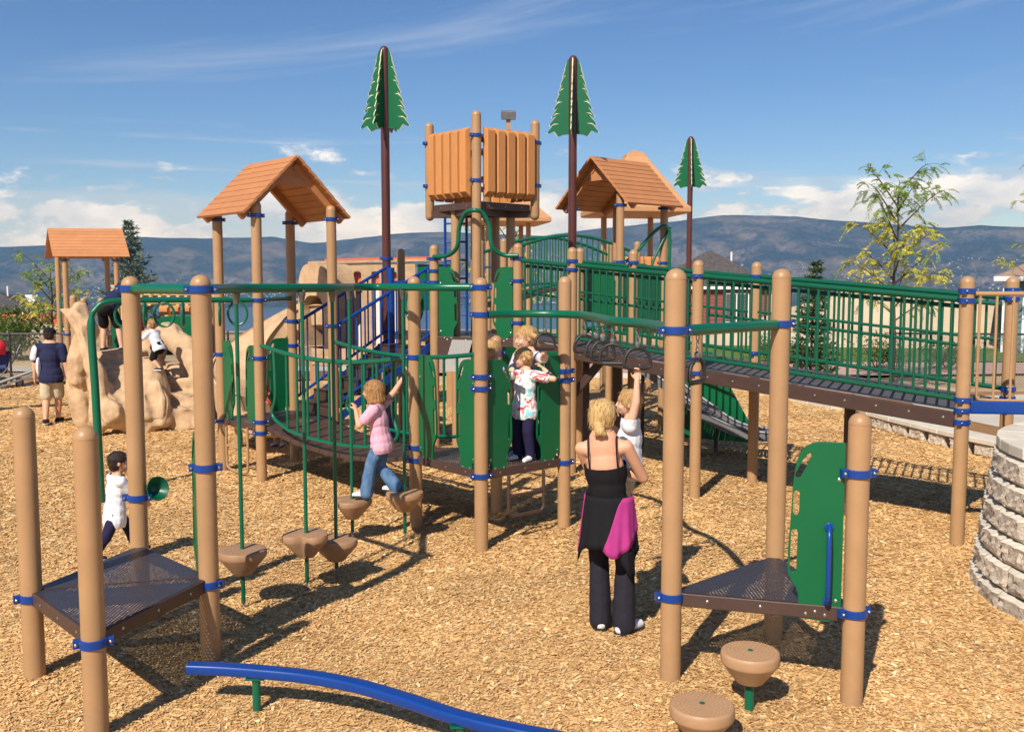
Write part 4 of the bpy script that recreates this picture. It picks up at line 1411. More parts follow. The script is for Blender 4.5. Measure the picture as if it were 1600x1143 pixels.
W(MB().tube(smooth_path([hb + Z * .61, hb + hn * .035 + Z * .605, hb + hn * .085 + Z * .67, hb + hn * .10 + Z * .85, hb + hn * .085 + Z * 1.015, hb + hn * .035 + Z * 1.07, hb + Z * 1.06], 6), .0145, 12), 'loop_handle', 'blue', t)
for z in (.61, 1.06): W(MB().lathe([(.027, 0), (.027, .010), (.020, .013)], 14, hb + Z * z - hn * .002, hn), 'handle_flange', 'blue', t)

# ------------------------------------------------------------------ curved overhead beams
BZ = 2.455
path = smooth_path([V(P4.x, P4.y, BZ) + V(.01, .07, 0), V(-2.03, 6.75, BZ), V(-2.0, 7.2, BZ), V(-1.70, 7.64, BZ), V(-1.50, 8.05, BZ), V(-1.47, 8.7, BZ), V(-1.53, 9.2, BZ), V(-1.32, 9.45, BZ), V(-1.05, 9.22, BZ), V(-.72, 8.93, BZ), V(M2.x - .07, M2.y, BZ)], 8)
t = PT('overhead_beam', 'green curved overhead beam carrying the hanging stepping pods', 'beam', (-1.5, 8.0, 0))
rail(t, path, .036, 'green', 'beam', 14)
rail(t, [V(P3.x, P3.y, BZ) + _e * -.0 + (P4 - P3).normalized() * .06, V(P4.x, P4.y, BZ) - (P4 - P3).normalized() * .06], .036, 'green', 'cross_beam', 14)

HZ = 2.205
path2 = smooth_path([V(M2.x + .07, M2.y + .0, HZ), V(.05, 9.02, HZ), V(.40, 8.99, HZ), V(.64, 8.68, HZ), V(.72, 8.1, HZ), V(.77, 7.4, HZ), V(.92, 6.95, HZ), V(.99, 6.4, HZ), V(Q1.x, Q1.y + .07, HZ)], 8)
t = PT('overhead_beam', 'green curved overhead beam with hanging hand rings above the blonde boy', 'beam', (.7, 7.6, 0))
rail(t, path2, .036, 'green', 'beam', 14)
rail(t, [V(Q1.x, Q1.y, HZ) + (Q2 - Q1).normalized() * .06, V(Q2.x, Q2.y, HZ + .005) - (Q2 - Q1).normalized() * .06], .036, 'green', 'cross_beam', 14)

# ------------------------------------------------------------------ hanging stepping pods
def pod_mesh(notch):
    mb = MB(); n = 36
    def outline(a):
        r = .182
        if notch:                                     # heart-like top view: a notch where the rod passes
            r *= 1 + .07 * math.cos(3 * a) - .30 * math.exp(-((a - math.pi) / .33) ** 2)
        return r
    prof = [(.30, -.185), (.36, -.19), (.98, -.055), (1.0, -.045), (1.0, -.012), (.965, 0.0), (.80, .004)]
    vs, fs, sm = [], [], []
    for j, (k, z) in enumerate(prof):
        for i in range(n):
            a = 2 * math.pi * i / n
            rr = outline(a) if k > .5 else .182 * (1)
            vs.append((rr * k * math.cos(a - math.pi), rr * k * math.sin(a - math.pi), z))
    for j in range(len(prof) - 1):
        for i in range(n):
            i2 = (i + 1) % n
            fs.append((j * n + i, j * n + i2, (j + 1) * n + i2, (j + 1) * n + i)); sm.append(j not in (1,))
    fs.append(tuple(range(n - 1, -1, -1))); sm.append(False)
    fs.append(tuple((len(prof) - 1) * n + i for i in range(n))); sm.append(False)
    mb.add(vs, fs, sm)
    for r_, c_ in ((.05, 8), (.095, 14), (.135, 20)):            # raised grip dots
        for i in range(c_):
            a = 2 * math.pi * i / c_
            if abs(((a + math.pi) % (2 * math.pi)) - math.pi) > 2.6 and notch: continue
            mb.lathe([(.006, .003), (.006, .006), (.003, .008)], 6, (r_ * math.cos(a - math.pi), r_ * math.sin(a - math.pi), 0))
    me = mb.mesh('pod_step'); me.materials.append(MATS['pod']); return me
POD_A, POD_B = pod_mesh(False), pod_mesh(True)
PODS = [((-2.046, 7.133), .485, POD_A, 0.3, 'hanging stepping pod on a green rod, nearest the left platform'),
        ((-1.669, 7.638), .475, POD_B, R(-95), 'hanging heart-shaped stepping pod, second from the left platform'),
        ((-1.498, 8.014), .33, POD_B, R(35), 'hanging stepping pod set lowest, third from the left platform'),
        ((-1.561, 9.22), .395, POD_B, R(200), 'hanging stepping pod under the front foot of the girl in pink'),
        ((-1.042, 9.181), .475, POD_A, R(80), 'hanging stepping pod under the back foot of the girl in pink, nearest the middle platform')]
for (xy, z, me, rz, lab) in PODS:
    t = PT('stepping_pod', lab, 'pod', (xy[0], xy[1], 0), group='hanging stepping pods')
    W(MB().tube([V(*xy, z - .02), V(*xy, BZ - .10)], .0155, 10), 'rod', 'green', t)
    W(MB().lathe([(.022, BZ - .115), (.022, BZ - .07), (.03, BZ - .06), (.03, BZ - .03)], 10, V(*xy, 0)), 'swivel', 'cast', t)
    W(MB().tube([V(xy[0] - .02, xy[1], BZ - .08), V(xy[0] - .02, xy[1], BZ - .02), V(xy[0] + .02, xy[1], BZ - .02), V(xy[0] + .02, xy[1], BZ - .08)], .006, 6), 'shackle', 'cast', t)
    o = link('pod_step', me, None, t); o.location = (0, 0, z); o.rotation_euler = (0, 0, rz)
    W(MB().tube([V(*xy, z - .18), V(*xy, .07)], .0165, 10), 'lower_rod', 'dark_green', t)
    chain(t, V(*xy, .085), V(*xy, -.02), .012)

# ------------------------------------------------------------------ hand rings
def hand_ring(xy, bz, lab, rz, drop=.145, swing=(0, 0)):
    t = PT('hand_ring', lab, 'hand ring', (xy[0], xy[1], bz), group='hand rings on chains')
    top = V(*xy, bz - .03); low = V(xy[0] + swing[0], xy[1] + swing[1], bz - drop)
    chain(t, top, low, .014, .0036)
    W(MB().lathe([(.012, 0), (.02, .015), (.02, .035), (.008, .045)], 10, low - Z * .035), 'swivel', 'steel', t)
    c, s = math.cos(rz), math.sin(rz)
    sh = [(-.098, -.125), (-.098, -.11), (-.088, -.06), (-.05, -.012), (0, 0), (.05, -.012), (.088, -.06), (.098, -.11), (.098, -.125), (.085, -.145), (0, -.148), (-.085, -.145)]
    W(MB().tube(smooth_path([low + V(x * c, x * s, z - .035) for x, z in sh], 3, True), .0125, 10, True), 'handle', 'rubber', t)
    W(MB().tube([low + V(x * c, x * s, -.183) for x in (-.07, .07)], .0165, 10), 'grip', 'rubber', t)
    return t
hand_ring((.31, 9.0), HZ, 'hand ring held by the back girl on the middle platform', .3)
hand_ring((.655, 8.62), HZ, 'hand ring hanging second from the middle platform', .2)
hand_ring((.715, 8.1), HZ, 'hand ring in the middle of the bunch, furthest of three', .35)
hand_ring((.735, 7.75), HZ, 'hand ring in the middle of the bunch, between two others', .2)
hand_ring((.775, 7.38), HZ, 'hand ring in front of the bunch of three', -.15)
hand_ring((.915, 6.98), HZ, 'hand ring gripped by the blonde boy in white', .15)
hand_ring((1.16, 5.99), HZ, 'lone hand ring hanging beside the near right platform', .9)

# ------------------------------------------------------------------ mushroom steps
def stool(xy, z, lab, rad=.168):
    t = PT('step_stool', lab, 'stool', (xy[0], xy[1], 0), group='tan stepping stools')
    W(MB().lathe([(.027, -.1), (.027, z - .14)], 14, V(*xy, 0)), 'pedestal', 'green', t)
    W(MB().lathe([(.075, z - .175), (.080, z - .178), (rad * .95, z - .072), (rad * .985, z - .066), (rad, z - .056), (rad, z - .018), (rad * .985, z - .006), (rad * .95, z), (.02, z + .004)], 44, V(*xy, 0), flat=(1,)), 'tread', 'pod_light', t)
    mb = MB()
    for k in range(1, 7):
        r_ = rad * .93 * k / 7 + .012
        for i in range(6 * k): mb.lathe([(.0045, z + .001), (.0045, z + .0045), (.002, z + .006)], 6, V(xy[0] + r_ * math.cos(2 * math.pi * i / (6 * k)), xy[1] + r_ * math.sin(2 * math.pi * i / (6 * k)), 0))
    W(mb, 'grip_dots', 'pod_light', t, kind='stuff')
    W(MB().lathe([(.015, z + .003), (.015, z + .008), (.008, z + .010)], 10, V(*xy, 0)), 'centre_cap', 'green', t)
mat('pod_light', S2L((176, 138, 102)), 0.5, 0.06, 10.0, 0.08, 120, 0.4)
stool((1.374, 5.372), .385, 'tan stepping stool on a green pedestal in front of the triangular platform')
stool((1.015, 4.95), .26, 'tan stepping stool cut by the bottom edge of the picture', .172)

# ------------------------------------------------------------------ balance beam
t = PT('balance_beam', 'wavy blue balance beam low over the wood chips in front', 'balance beam', (-1.504, 5.43, 0))
pts = [(-1.91, 5.499, .235), (-1.716, 5.48, .235), (-1.498, 5.443, .235), (-1.183, 5.369, .235), (-.866, 5.237, .235), (-.554, 5.04, .235), (-.267, 4.84, .235), (.097, 4.66, .235), (.4, 4.56, .235), (.75, 4.52, .235)]
path = smooth_path([V(*p) for p in pts], 8)
mb = MB(); sec = rounded([(-.042, -.032), (.042, -.032), (.042, .030), (-.042, .030)], .018, 3)
vs, fs = [], []
for i, p in enumerate(path):
    d = (path[min(i + 1, len(path) - 1)] - path[max(i - 1, 0)]).normalized(); s = V(d.y, -d.x, 0).normalized()
    vs += [p + s * x + Z * z for x, z in sec]
n = len(sec)
for i in range(len(path) - 1):
    for k in range(n): fs.append((i * n + k, i * n + (k + 1) % n, (i + 1) * n + (k + 1) % n, (i + 1) * n + k))
fs.append(tuple(range(n - 1, -1, -1))); fs.append(tuple((len(path) - 1) * n + k for k in range(n)))
mb.add(vs, [f[::-1] for f in fs], [True] * (len(fs) - 2) + [False] * 2)
W(mb, 'beam', 'blue', t)
for (x, y) in ((-1.498, 5.443), (-.267, 4.84)):
    W(MB().lathe([(.024, -.1), (.024, .20)], 12, V(x, y, 0)), 'leg', 'green', t)
    W(MB().box((x, y, .197), (.11, .07, .012)), 'bracket', 'green', t)
# ------------------------------------------------------------------ left gable tower
A_, B_, D_, C_ = V(-3.873, 12.729, 0), V(-3.153, 11.937, 0), V(-2.362, 12.657, 0), V(-3.082, 13.449, 0)
DZL = 0.71
t = PT('play_tower', 'play tower with orange gable roof standing left of the middle', 'play tower', tuple((A_ + D_) / 2))
for p, z in ((A_, 3.50), (B_, 3.50), (C_, 3.50), (D_, 3.50)): post(t, p, z)
deck(t, [A_, B_, D_, C_], DZL)
e1 = (D_ - B_).normalized(); e2 = (A_ - B_).normalized()
gable_roof(t, (B_ + D_) / 2, (A_ + C_) / 2, e1 * .74, 3.33, 4.06, 9, over=.11)
for p in (A_, B_, D_, C_): clamp(t, p, 3.32, .6)
for p, z in ((B_, .76), (B_, .62), (A_, 1.55), (A_, .66), (B_, 1.56), (D_, 1.93), (C_, 1.96), (C_, 1.62), (B_, 2.28)): clamp(t, p, z, .5)
panel(t, A_, -e2, DZL - .05, 1.08, .30); panel(t, B_, e2, DZL - .08, 1.08, .30); panel(t, C_, -e1 * -1 * -.0 + (A_ - C_).normalized(), DZL - .03, 1.05, .34)
# tan step loop below the entry
o_ = (A_ - C_).normalized() * .05
s0, s1 = A_.lerp(B_, .2) + o_, A_.lerp(B_, .75) + o_
W(MB().tube(smooth_path([s0 + Z * .66, s0 + Z * .2, s0.lerp(s1, .12) + Z * .06, s0.lerp(s1, .88) + Z * .06, s1 + Z * .2, s1 + Z * .66], 4), .017, 8), 'step_loop', 'tan', t)
W(MB().tube([s0 + Z * .36, s1 + Z * .36], .015, 8), 'rung', 'tan', t)
rail(t, [V(B_.x, B_.y, 2.28), V(C_.x, C_.y, 2.28)], .03, 'green', 'cross_bar')

# ------------------------------------------------------------------ sagging plank bridge between the left tower and the middle platform
t = PT('plank_bridge', 'sagging brown plank bridge with green railings behind the girl in pink', 'bridge', tuple((B_ + M1) / 2))
def sag(f, z0, z1, s): return z0 + (z1 - z0) * f - s * 4 * f * (1 - f)
NP = 15
for i in range(NP):
    f0, f1 = i / NP, (i + .94) / NP
    a0, a1 = B_.lerp(M1, f0), B_.lerp(M1, f1); c0, c1 = D_.lerp(M4, f0), D_.lerp(M4, f1)
    z0, z1 = sag(f0, DZL, DZM, .17), sag(f1, DZL, DZM, .17)
    mb = MB(); top = [a0 + Z * z0, a1 + Z * z1, c1 + Z * z1, c0 + Z * z0]
    ins = (c0 - a0).normalized() * .05
    top = [top[0] + ins, top[1] + ins, top[2] - ins, top[3] - ins]
    mb.add(top + [p - Z * .05 for p in top], [(0, 1, 2, 3), (7, 6, 5, 4), (0, 4, 5, 1), (1, 5, 6, 2), (2, 6, 7, 3), (3, 7, 4, 0)])
    W(mb, 'plank', 'brown', t, bevel=.008)
for (p, q, nm) in ((B_, M1, 'front'), (D_, M4, 'back')):
    d = (q - p).normalized(); L_ = (q - p).length
    tp = [p + d * (L_ * f) + Z * sag(f, 1.73, 1.76, .13) for f in np.linspace(0.02, .98, 17)]
    bt = [p + d * (L_ * f) + Z * (sag(f, DZL, DZM, .17) + .12) for f in np.linspace(0.16, .84, 13)]
    rail(t, tp, .026, 'green', 'top_rail')
    lp = [lerp_path(tp, .10)] + smooth_path([lerp_path(tp, .10), lerp_path(tp, .105) - Z * .55, bt[0] + Z * .12 - d * .2, bt[1]], 5)[1:] + bt[2:-2] + smooth_path([bt[-2], bt[-1] + Z * .12 + d * .2, lerp_path(tp, .895) - Z * .55, lerp_path(tp, .90)], 5)
    rail(t, lp, .022, 'green', 'bottom_rail')
    for k in range(9):
        f = .17 + .66 * (k + .5) / 9
        a = p + d * (L_ * f)
        W(MB().tube([a + Z * sag((f - .02) / .96, 1.73, 1.76, .13), a + Z * (sag(f, DZL, DZM, .17) + (.125 if .2 < f < .8 else .2))], .016, 8), 'baluster', 'green', t)
    mb = MB()
    for f in (.1, .3, .5, .7, .9): mb.lathe([(.02, -.012), (.02, .012)], 8, lerp_path(tp, f) + Z * .01, (0, -1, 0))

# ------------------------------------------------------------------ ring climber on the left
t = PT('ring_climber', 'green overhead bar with hanging rings left of the gable tower', 'climber', (-4.79, 11.0, 0))
RB = V(-4.80, 10.95, 0)
path = smooth_path([RB + V(.05, -.02, -.1), RB + V(.02, 0, 1.2), RB + Z * 2.0, RB + V(.05, .03, 2.2), RB + V(.2, .11, 2.285), V(-4.1, 11.38, 2.29), V(-3.22, 11.89, 2.285)], 8)
rail(t, path, [.045] * 18 + [.033] * (len(path) - 18), 'green', 'frame_tube', 12)
for k in range(7):
    f = (k + .75) / 7.4
    c = V(-4.62, 11.05, 2.285).lerp(V(-3.25, 11.87, 2.285), f)
    a = R(35) + (R(70) if k % 2 else R(-25))
    cc = c + V(0, 0, -.165)
    W(MB().tube([cc + V(math.cos(a) * .115 * math.sin(x), math.sin(a) * .115 * math.sin(x), .14 * math.cos(x)) for x in np.linspace(0, 2 * math.pi, 20, endpoint=False)], .0155, 8, True), 'ring', 'green', t)
post(t, RB + V(-.0, 0, 0), .3, -.2, 'green', .05) if False else None

# ------------------------------------------------------------------ slide behind the gable tower
t = PT('slide', 'tan moulded curved slide with an arched hood behind the gable tower', 'slide', (-3.3, 15.2, 0))
pp = smooth_path([V(-2.55, 14.9, 1.75), V(-3.05, 15.25, 1.72), V(-3.6, 15.45, 1.5), V(-4.1, 15.3, 1.1), V(-4.3, 14.85, .72), V(-4.15, 14.35, .42), V(-3.75, 14.05, .27), V(-3.25, 13.95, .24)], 7)
vs, fs = [], []
sec = [(-.34, .40), (-.30, .42), (-.27, .1), (-.18, .02), (0, 0), (.18, .02), (.27, .1), (.30, .62), (.34, .60)]
nn = len(sec)
for i, p in enumerate(pp):
    d = (pp[min(i + 1, len(pp) - 1)] - pp[max(i - 1, 0)]).normalized(); s = V(d.y, -d.x, 0).normalized()
    for x, z in sec: vs.append(p + s * x + Z * z * (1 if i < len(pp) - 8 else .6))
for i in range(len(pp) - 1):
    for k in range(nn - 1): fs.append((i * nn + k, i * nn + k + 1, (i + 1) * nn + k + 1, (i + 1) * nn + k))
    fs.append((i * nn + nn - 1, i * nn, (i + 1) * nn, (i + 1) * nn + nn - 1))
fs.append(tuple(range(nn))[::-1]); fs.append(tuple((len(pp) - 1) * nn + k for k in range(nn)))
mb = MB(); mb.add(vs, [f[::-1] for f in fs], True)
W(mb, 'chute', 'sculpt', t)
hood = rounded([(-.42, 0), (-.42, 1.0), (-.28, 1.28), (.28, 1.28), (.42, 1.0), (.42, 0)], [.0, .2, .2, .2, .2, .0], 6)
hole = rounded([(-.27, .0), (.27, .0), (.27, .8), (-.27, .8)], [.02, .02, .22, .22], 6)
hd = V(.72, .69, 0).normalized()
W(MB().prism(hood, .5, V(-2.86, 14.86, 1.5), V(hd.y, -hd.x, 0) * -1, Z, [hole]), 'hood', 'sculpt', t, bevel=.03)
W(MB().lathe([(.2, -.1), (.2, 1.3)], 16, V(-3.9, 15.35, 0)), 'support', 'tan', t)
W(MB().lathe([(.06, -.1), (.06, .35)], 12, V(-4.2, 14.6, 0)), 'support', 'tan', t)

# ------------------------------------------------------------------ centre tower
N_ = V(-.48, 13.15, 0); L_c, R_c = N_ + E2 * 1.07, N_ + E1 * 1.07; K_ = N_ + (E1 + E2) * 1.07
C1, C2 = V(.08, 13.1, 0), V(-1.10, 13.62, 0)
R0_, R2_, R4_ = V(.775, 12.42, 0), V(2.129, 11.028, 0), V(4.243, 8.976, 0)
RD = (R4_ - R2_).normalized(); RN = V(-RD.y, RD.x, 0); RN = RN if RN.y > 0 else -RN
RW = 1.3
T1_ = V(-1.86, 14.5, 0)
DZC = 1.74
t = PT('play_tower', 'tall centre tower with an orange slatted lookout box on top', 'play tower', tuple(N_))
TC = t
post(t, N_, 4.80); post(t, L_c, 4.77, 3.38, round_bottom=True); post(t, R_c, 4.79, 3.38, round_bottom=True); post(t, K_, 4.77, 3.38, round_bottom=True)
S1, S2 = V(-.80, 13.72, 0), V(-.02, 13.95, 0)
post(t, S1, 3.62); post(t, S2, 3.62); post(t, V(-.55, 14.35, 0), 3.62); post(t, V(-.25, 14.5, 0), 3.6)
post(t, C1, 3.03); post(t, C2, 3.03); post(t, V(-1.76, 15.3, 0), 3.03); post(t, C1 + RN * RW, 3.0)
dpoly = [C2, C1, C1 + RN * RW, V(-.2, 15.2, 0), V(-1.76, 15.3, 0), T1_]
deck(t, dpoly, DZC)
deck(t, [N_.lerp(K_, .03), R_c.lerp(L_c, .03), K_.lerp(N_, .03), L_c.lerp(R_c, .03)], 3.60, name='lookout_deck', lip=.10)
out1 = V(-E1.x, -E1.y, 0); out2 = V(-E2.x, -E2.y, 0)
g_ = .10
slat_panel(t, N_ + E2 * g_ + out1 * .01, L_c - E2 * g_ * .6 + out1 * .01, 3.66, 4.60, 5, out1)
slat_panel(t, N_ + E1 * g_ + out2 * .01, R_c - E1 * g_ * .6 + out2 * .01, 3.66, 4.60, 5, out2)
slat_panel(t, L_c + E1 * g_ - out2 * .01, K_ - E1 * g_ - out2 * .01, 3.66, 4.60, 5, -out2)
slat_panel(t, R_c + E2 * g_ - out1 * .01, K_ - E2 * g_ - out1 * .01, 3.66, 4.60, 5, -out1)
for p in (N_, L_c, R_c, K_):
    clamp(t, p, 4.47, .7); clamp(t, p, 3.87, .7)
for z in (3.9, 4.42):
    for a, b in ((N_, L_c), (N_, R_c), (L_c, K_), (R_c, K_)):
        d = (b - a).normalized(); W(MB().bar(a + d * .07 + Z * z, b - d * .07 + Z * z, .02, .06), 'slat_rail', 'brown', t)
for a, b in ((L_c, S1), (R_c, S2), (N_, S1), (N_, S2), (L_c, R_c)):
    W(MB().bar(V(a.x, a.y, 3.47), V(b.x, b.y, 3.47), .07, .10), 'support_arm', 'brown', t)
# spyglass / bubble box on the lookout's rim
W(MB().box(V(-.05, 13.55, 4.68), (.06, .06, .16)), 'scope_mount', 'tan', t)
W(MB().box(V(-.05, 13.52, 4.80), (.20, .10, .12), V(1, .1, 0).normalized(), V(-.1, 1, .25).normalized()), 'scope', 'steel', t, bevel=.01)
# entry panels, arch and clamps on the deck's front
dc = (C1 - C2).normalized()
panel(t, C2, dc, DZC - .05, 1.02, .30); panel(t, C1, -dc, DZC - .05, 1.02, .30)
for p, zs in ((C2, (2.83, 2.66, 2.5)), (C1, (2.82, 2.52, 1.95))):
    for z in zs: clamp(t, p, z, .2)
mid = (C1 + C2) / 2
ap = [C2 + Z * 2.86 - dc * .0, C2 + dc * .22 + Z * 2.87, C2 + dc * .38 + Z * 2.98, C2 + dc * .42 + Z * 3.25, mid - dc * .13 + Z * 3.42, mid + Z * 3.455, mid + dc * .13 + Z * 3.42, C1 - dc * .42 + Z * 3.25, C1 - dc * .38 + Z * 2.98, C1 - dc * .22 + Z * 2.87, C1 + Z * 2.86]
rail(t, [p - V(0, .09 + .36 * max(0, 1 - abs((p - mid).dot(dc)) / .5), 0) for p in ap], .030, 'green', 'arch_rail', 10, 6)
chain(t, mid + V(.03, -.1, 3.43), mid + V(.02, -.35, 1.3), .022, .006)
# brown face below the deck with a punched grey step
W(MB().bar(C2 + dc * .06 + Z * (DZC - .16), C1 - dc * .06 + Z * (DZC - .16), .05, .22), 'deck_face', 'brown', t)
nf = V(dc.y, -dc.x, 0)
mb = MB(); sc0, sc1 = C2 + dc * .30 + nf * .04, C2 + dc * .62 + nf * .04
mb.add([sc0 + Z * 1.70, sc1 + Z * 1.70, sc1 + nf * .28 + Z * 1.28, sc0 + nf * .28 + Z * 1.28], [(0, 3, 2, 1)])
W(mb, 'step_plate', 'perforated_grey', t) if 'perforated_grey' in MATS else W(mb, 'step_plate', 'steel', t)
# steering wheel on the stair side
wc = V(-1.42, 13.95, 2.18); wx = (C2 - T1_).normalized()
W(MB().tube([wc + wx * (.19 * math.cos(a)) + Z * (.26 * math.sin(a)) for a in np.linspace(0, 2 * math.pi, 24, endpoint=False)], .035, 8, True), 'wheel_rim', 'green', t)
W(MB().prism([(.15 * math.cos(a), .2 * math.sin(a)) for a in np.linspace(0, 2 * math.pi, 20, endpoint=False)], .03, wc, wx, Z), 'wheel_disc', 'roof_tan', t)
W(MB().bar(wc - wx * .5 + Z * .32, wc + wx * .45 + Z * .32, .03, .05), 'wheel_bar', 'blue', t)
# blue ladder up to the lookout
for x in (-1.03, -.70):
    W(MB().tube([V(x, 14.9, 1.75), V(x, 14.9, 3.65)], .022, 8), 'ladder_rail', 'blue', t)
for k in range(6): W(MB().tube([V(-1.03, 14.9, 2.0 + k * .28), V(-.70, 14.9, 2.0 + k * .28)], .016, 8), 'rung', 'blue', t)
# lower supports
for p in (V(.2, 14.6, 0), V(-1.3, 15.0, 0)): W(MB().lathe([(.06, -.1), (.06, DZC - .05)], 14, p), 'support', 'brown', t)

# ------------------------------------------------------------------ blue stairs
t = PT('stairs', 'blue-railed stairs climbing from the gable tower to the centre tower', 'stairs', tuple((C_ + T1_) / 2))
SA, SB = C_, T1_; SA2, SB2 = D_, C2 + V(-.03, .1, 0)
NS = 6
for k in range(NS):
    f0, f1 = k / NS, (k + 1) / NS
    z = DZL + (DZC - DZL) * (k + 1) / (NS + 1)
    a, b, c, d = SA.lerp(SB, f0), SA.lerp(SB, f1), SA2.lerp(SB2, f1), SA2.lerp(SB2, f0)
    ins = (d - a).normalized() * .09
    mb = MB(); pl = [a + ins, b + ins, c - ins, d - ins]
    mb.add([p + Z * z for p in pl] + [p + Z * (z - .04) for p in pl], [(3, 2, 1, 0), (4, 5, 6, 7), (0, 1, 5, 4), (1, 2, 6, 5), (2, 3, 7, 6), (3, 0, 4, 7)])
    W(mb, 'tread', 'brown', t, bevel=.006)
    mb = MB(); mb.add([a + ins + Z * z, d - ins + Z * z, d - ins + Z * (z - .15), a + ins + Z * (z - .15)], [(0, 1, 2, 3)])
    W(mb, 'riser', 'brown', t)
for (p, q) in ((SA, SB), (SA2, SB2)):
    tp = [p + Z * 1.90, q + Z * 2.74]; bt = [p + Z * .86, q + Z * 1.80]
    tp = [Vector(x) for x in tp]
    rail(t, tp, .023, 'blue', 'hand_rail'); rail(t, [x for x in bt], .02, 'blue', 'bottom_rail')
    bars(t, tp, bt, 12, .0115, 'blue', 'baluster', .03, .97)
    W(MB().bar(p + Z * .66, q + Z * 1.62, .03, .10), 'stringer', 'blue', t)
W(MB().lathe([(.06, -.1), (.06, 2.72)], 14, T1_ + V(.04, -.05, 0)), 'newel', 'blue', t)

# ------------------------------------------------------------------ ramp
t = PT('ramp', 'long brown ramp deck rising from the right to the centre tower', 'ramp', tuple(R2_))
DZR0, DZR2, DZR4 = 1.74, 1.50, 1.29
def rz(f): return DZR0 + (DZR4 - DZR0) * f
RL = (R4_ - C1).length
for i in range(3):
    a, b = (C1, R0_, R2_, R4_)[i], (C1, R0_, R2_, R4_)[i + 1]
    za, zb = rz((a - C1).length / RL), rz((b - C1).length / RL)
    mb = MB(); pl = [a + Z * za, b + Z * zb, b + RN * RW + Z * zb, a + RN * RW + Z * za]
    mb.add([p - RN * 0 for p in pl], [(0, 1, 2, 3)])
    W(mb, 'deck', 'ramp_top', t) if 'ramp_top' in MATS else W(mb, 'deck', 'perforated', t)
    for off in (0.0, RW):
        dd = (b - a).normalized() * .055
        W(MB().bar(a + dd + RN * off + Z * (za - .085), b - dd + RN * off + Z * (zb - .085), .05, .15), 'side_beam', 'brown', t, bevel=.008)
        mb = MB(); L_ = (b - a).length; nb = int(L_ / .3)
        if off == 0.0:
            for k in range(nb): mb.lathe([(.012, .026), (.012, .032), (.006, .035)], 8, a.lerp(b, (k + .5) / nb) + Z * (za + (zb - za) * (k + .5) / nb - .08), -RN)
            W(mb, 'rivets', 'bolt', t, kind='stuff')
for p, top in ((R0_, 2.95), (R2_, 2.755), (R4_, 2.56)):
    post(t, p, top); post(t, p + RN * RW, top)
for p, zs in ((R0_, (2.77, 2.66)), (R2_, (2.57, 1.62, 1.46)), (R4_, (2.42, 2.33, 1.40, 1.30, 1.19))):
    for z in zs:
        clamp(t, p, z, .9); clamp(t, p + RN * RW, z, .9)
W(MB().bar(V(1.0, 12.9, 0), V(1.0, 12.9, 1.6), .09, .09), 'support', 'brown', t)
W(MB().bar(R2_.lerp(R4_, .55) + RN * .5, R2_.lerp(R4_, .55) + RN * .5 + Z * 1.3, .09, .09), 'support', 'brown', t)
W(MB().bar(V(1.45, 13.2, .0), V(1.45, 13.2, 1.55), .12, .12), 'support', 'brown', t)
W(MB().bar(V(.62, 12.75, .75), V(1.2, 12.35, 1.55), .06, .10), 'brace', 'brown', t)

def ramp_rail(off, label):
    t = PT('railing', label, 'railing', tuple(R2_ + RN * off))
    pts = (C1, R0_, R2_, R4_)
    for i in range(3):
        a, b = pts[i] + RN * off, pts[i + 1] + RN * off
        d = (b - a).normalized()
        za, zb = rz((pts[i] - C1).length / RL), rz((pts[i + 1] - C1).length / RL)
        a0, b0 = a + d * .075, b - d * .075
        side = -RN if off == 0 else RN
        rail(t, [a0 + Z * (za + 1.055), b0 + Z * (zb + 1.055)], .030, 'dark_green', 'top_rail')
        rail(t, [a0 - side * .075 + Z * (za + .985), b0 - side * .075 + Z * (zb + .985)], .021, 'dark_green', 'hand_rail')
        rail(t, [a0 - side * .075 + Z * (za + .62), b0 - side * .075 + Z * (zb + .62)], .017, 'dark_green', 'hand_rail')
        rail(t, [a0 + Z * (za + .115), b0 + Z * (zb + .115)], .024, 'dark_green', 'bottom_rail')
        n = max(4, int((b0 - a0).length / .108))
        bars(t, [a0 + Z * (za + 1.055), b0 + Z * (zb + 1.055)], [a0 + Z * (za + .115), b0 + Z * (zb + .115)], n, .0145, 'dark_green')
ramp_rail(0.0, 'green barred railing along the near side of the ramp')
ramp_rail(RW, 'green barred railing along the far side of the ramp')
# tan barrier running right from the ramp's foot
R6_ = V(6.3, 8.75, 0)
t = PT('railing', 'tan barred barrier with a blue bottom beam right of the ramp', 'railing', tuple(R4_))
d = (R6_ - R4_).normalized()
for i, (s0, s1) in enumerate(((.12, 1.02), (1.08, 2.0))):
    a, b = R4_ + d * s0, R4_ + d * s1
    tp = [a + Z * 2.37, b + Z * 2.37]
    rail(t, [R4_ + d * (.07 if i == 0 else 1.0) + Z * 2.395, R4_ + d * (1.05 if i == 0 else 2.0) + Z * 2.395], .022, 'tan', 'top_rail')
    fr = smooth_path([a + Z * 2.36, a + Z * 2.3, a + Z * 1.5, a + d * .02 + Z * 1.43, a + d * .09 + Z * 1.40, b - d * .09 + Z * 1.40], 4)
    rail(t, fr, .014, 'tan', 'frame_tube', 8)
    for k in range(1, 6): W(MB().tube([a.lerp(b, k / 6) + Z * 2.38, a.lerp(b, k / 6) + Z * 1.40], .0125, 8), 'baluster', 'tan', t)
W(MB().bar(R4_ + d * .06 + Z * 1.33, R4_ + d * 2.0 + Z * 1.33, .06, .12), 'bottom_beam', 'blue', t, bevel=.012)
post(t, R6_, 2.6)
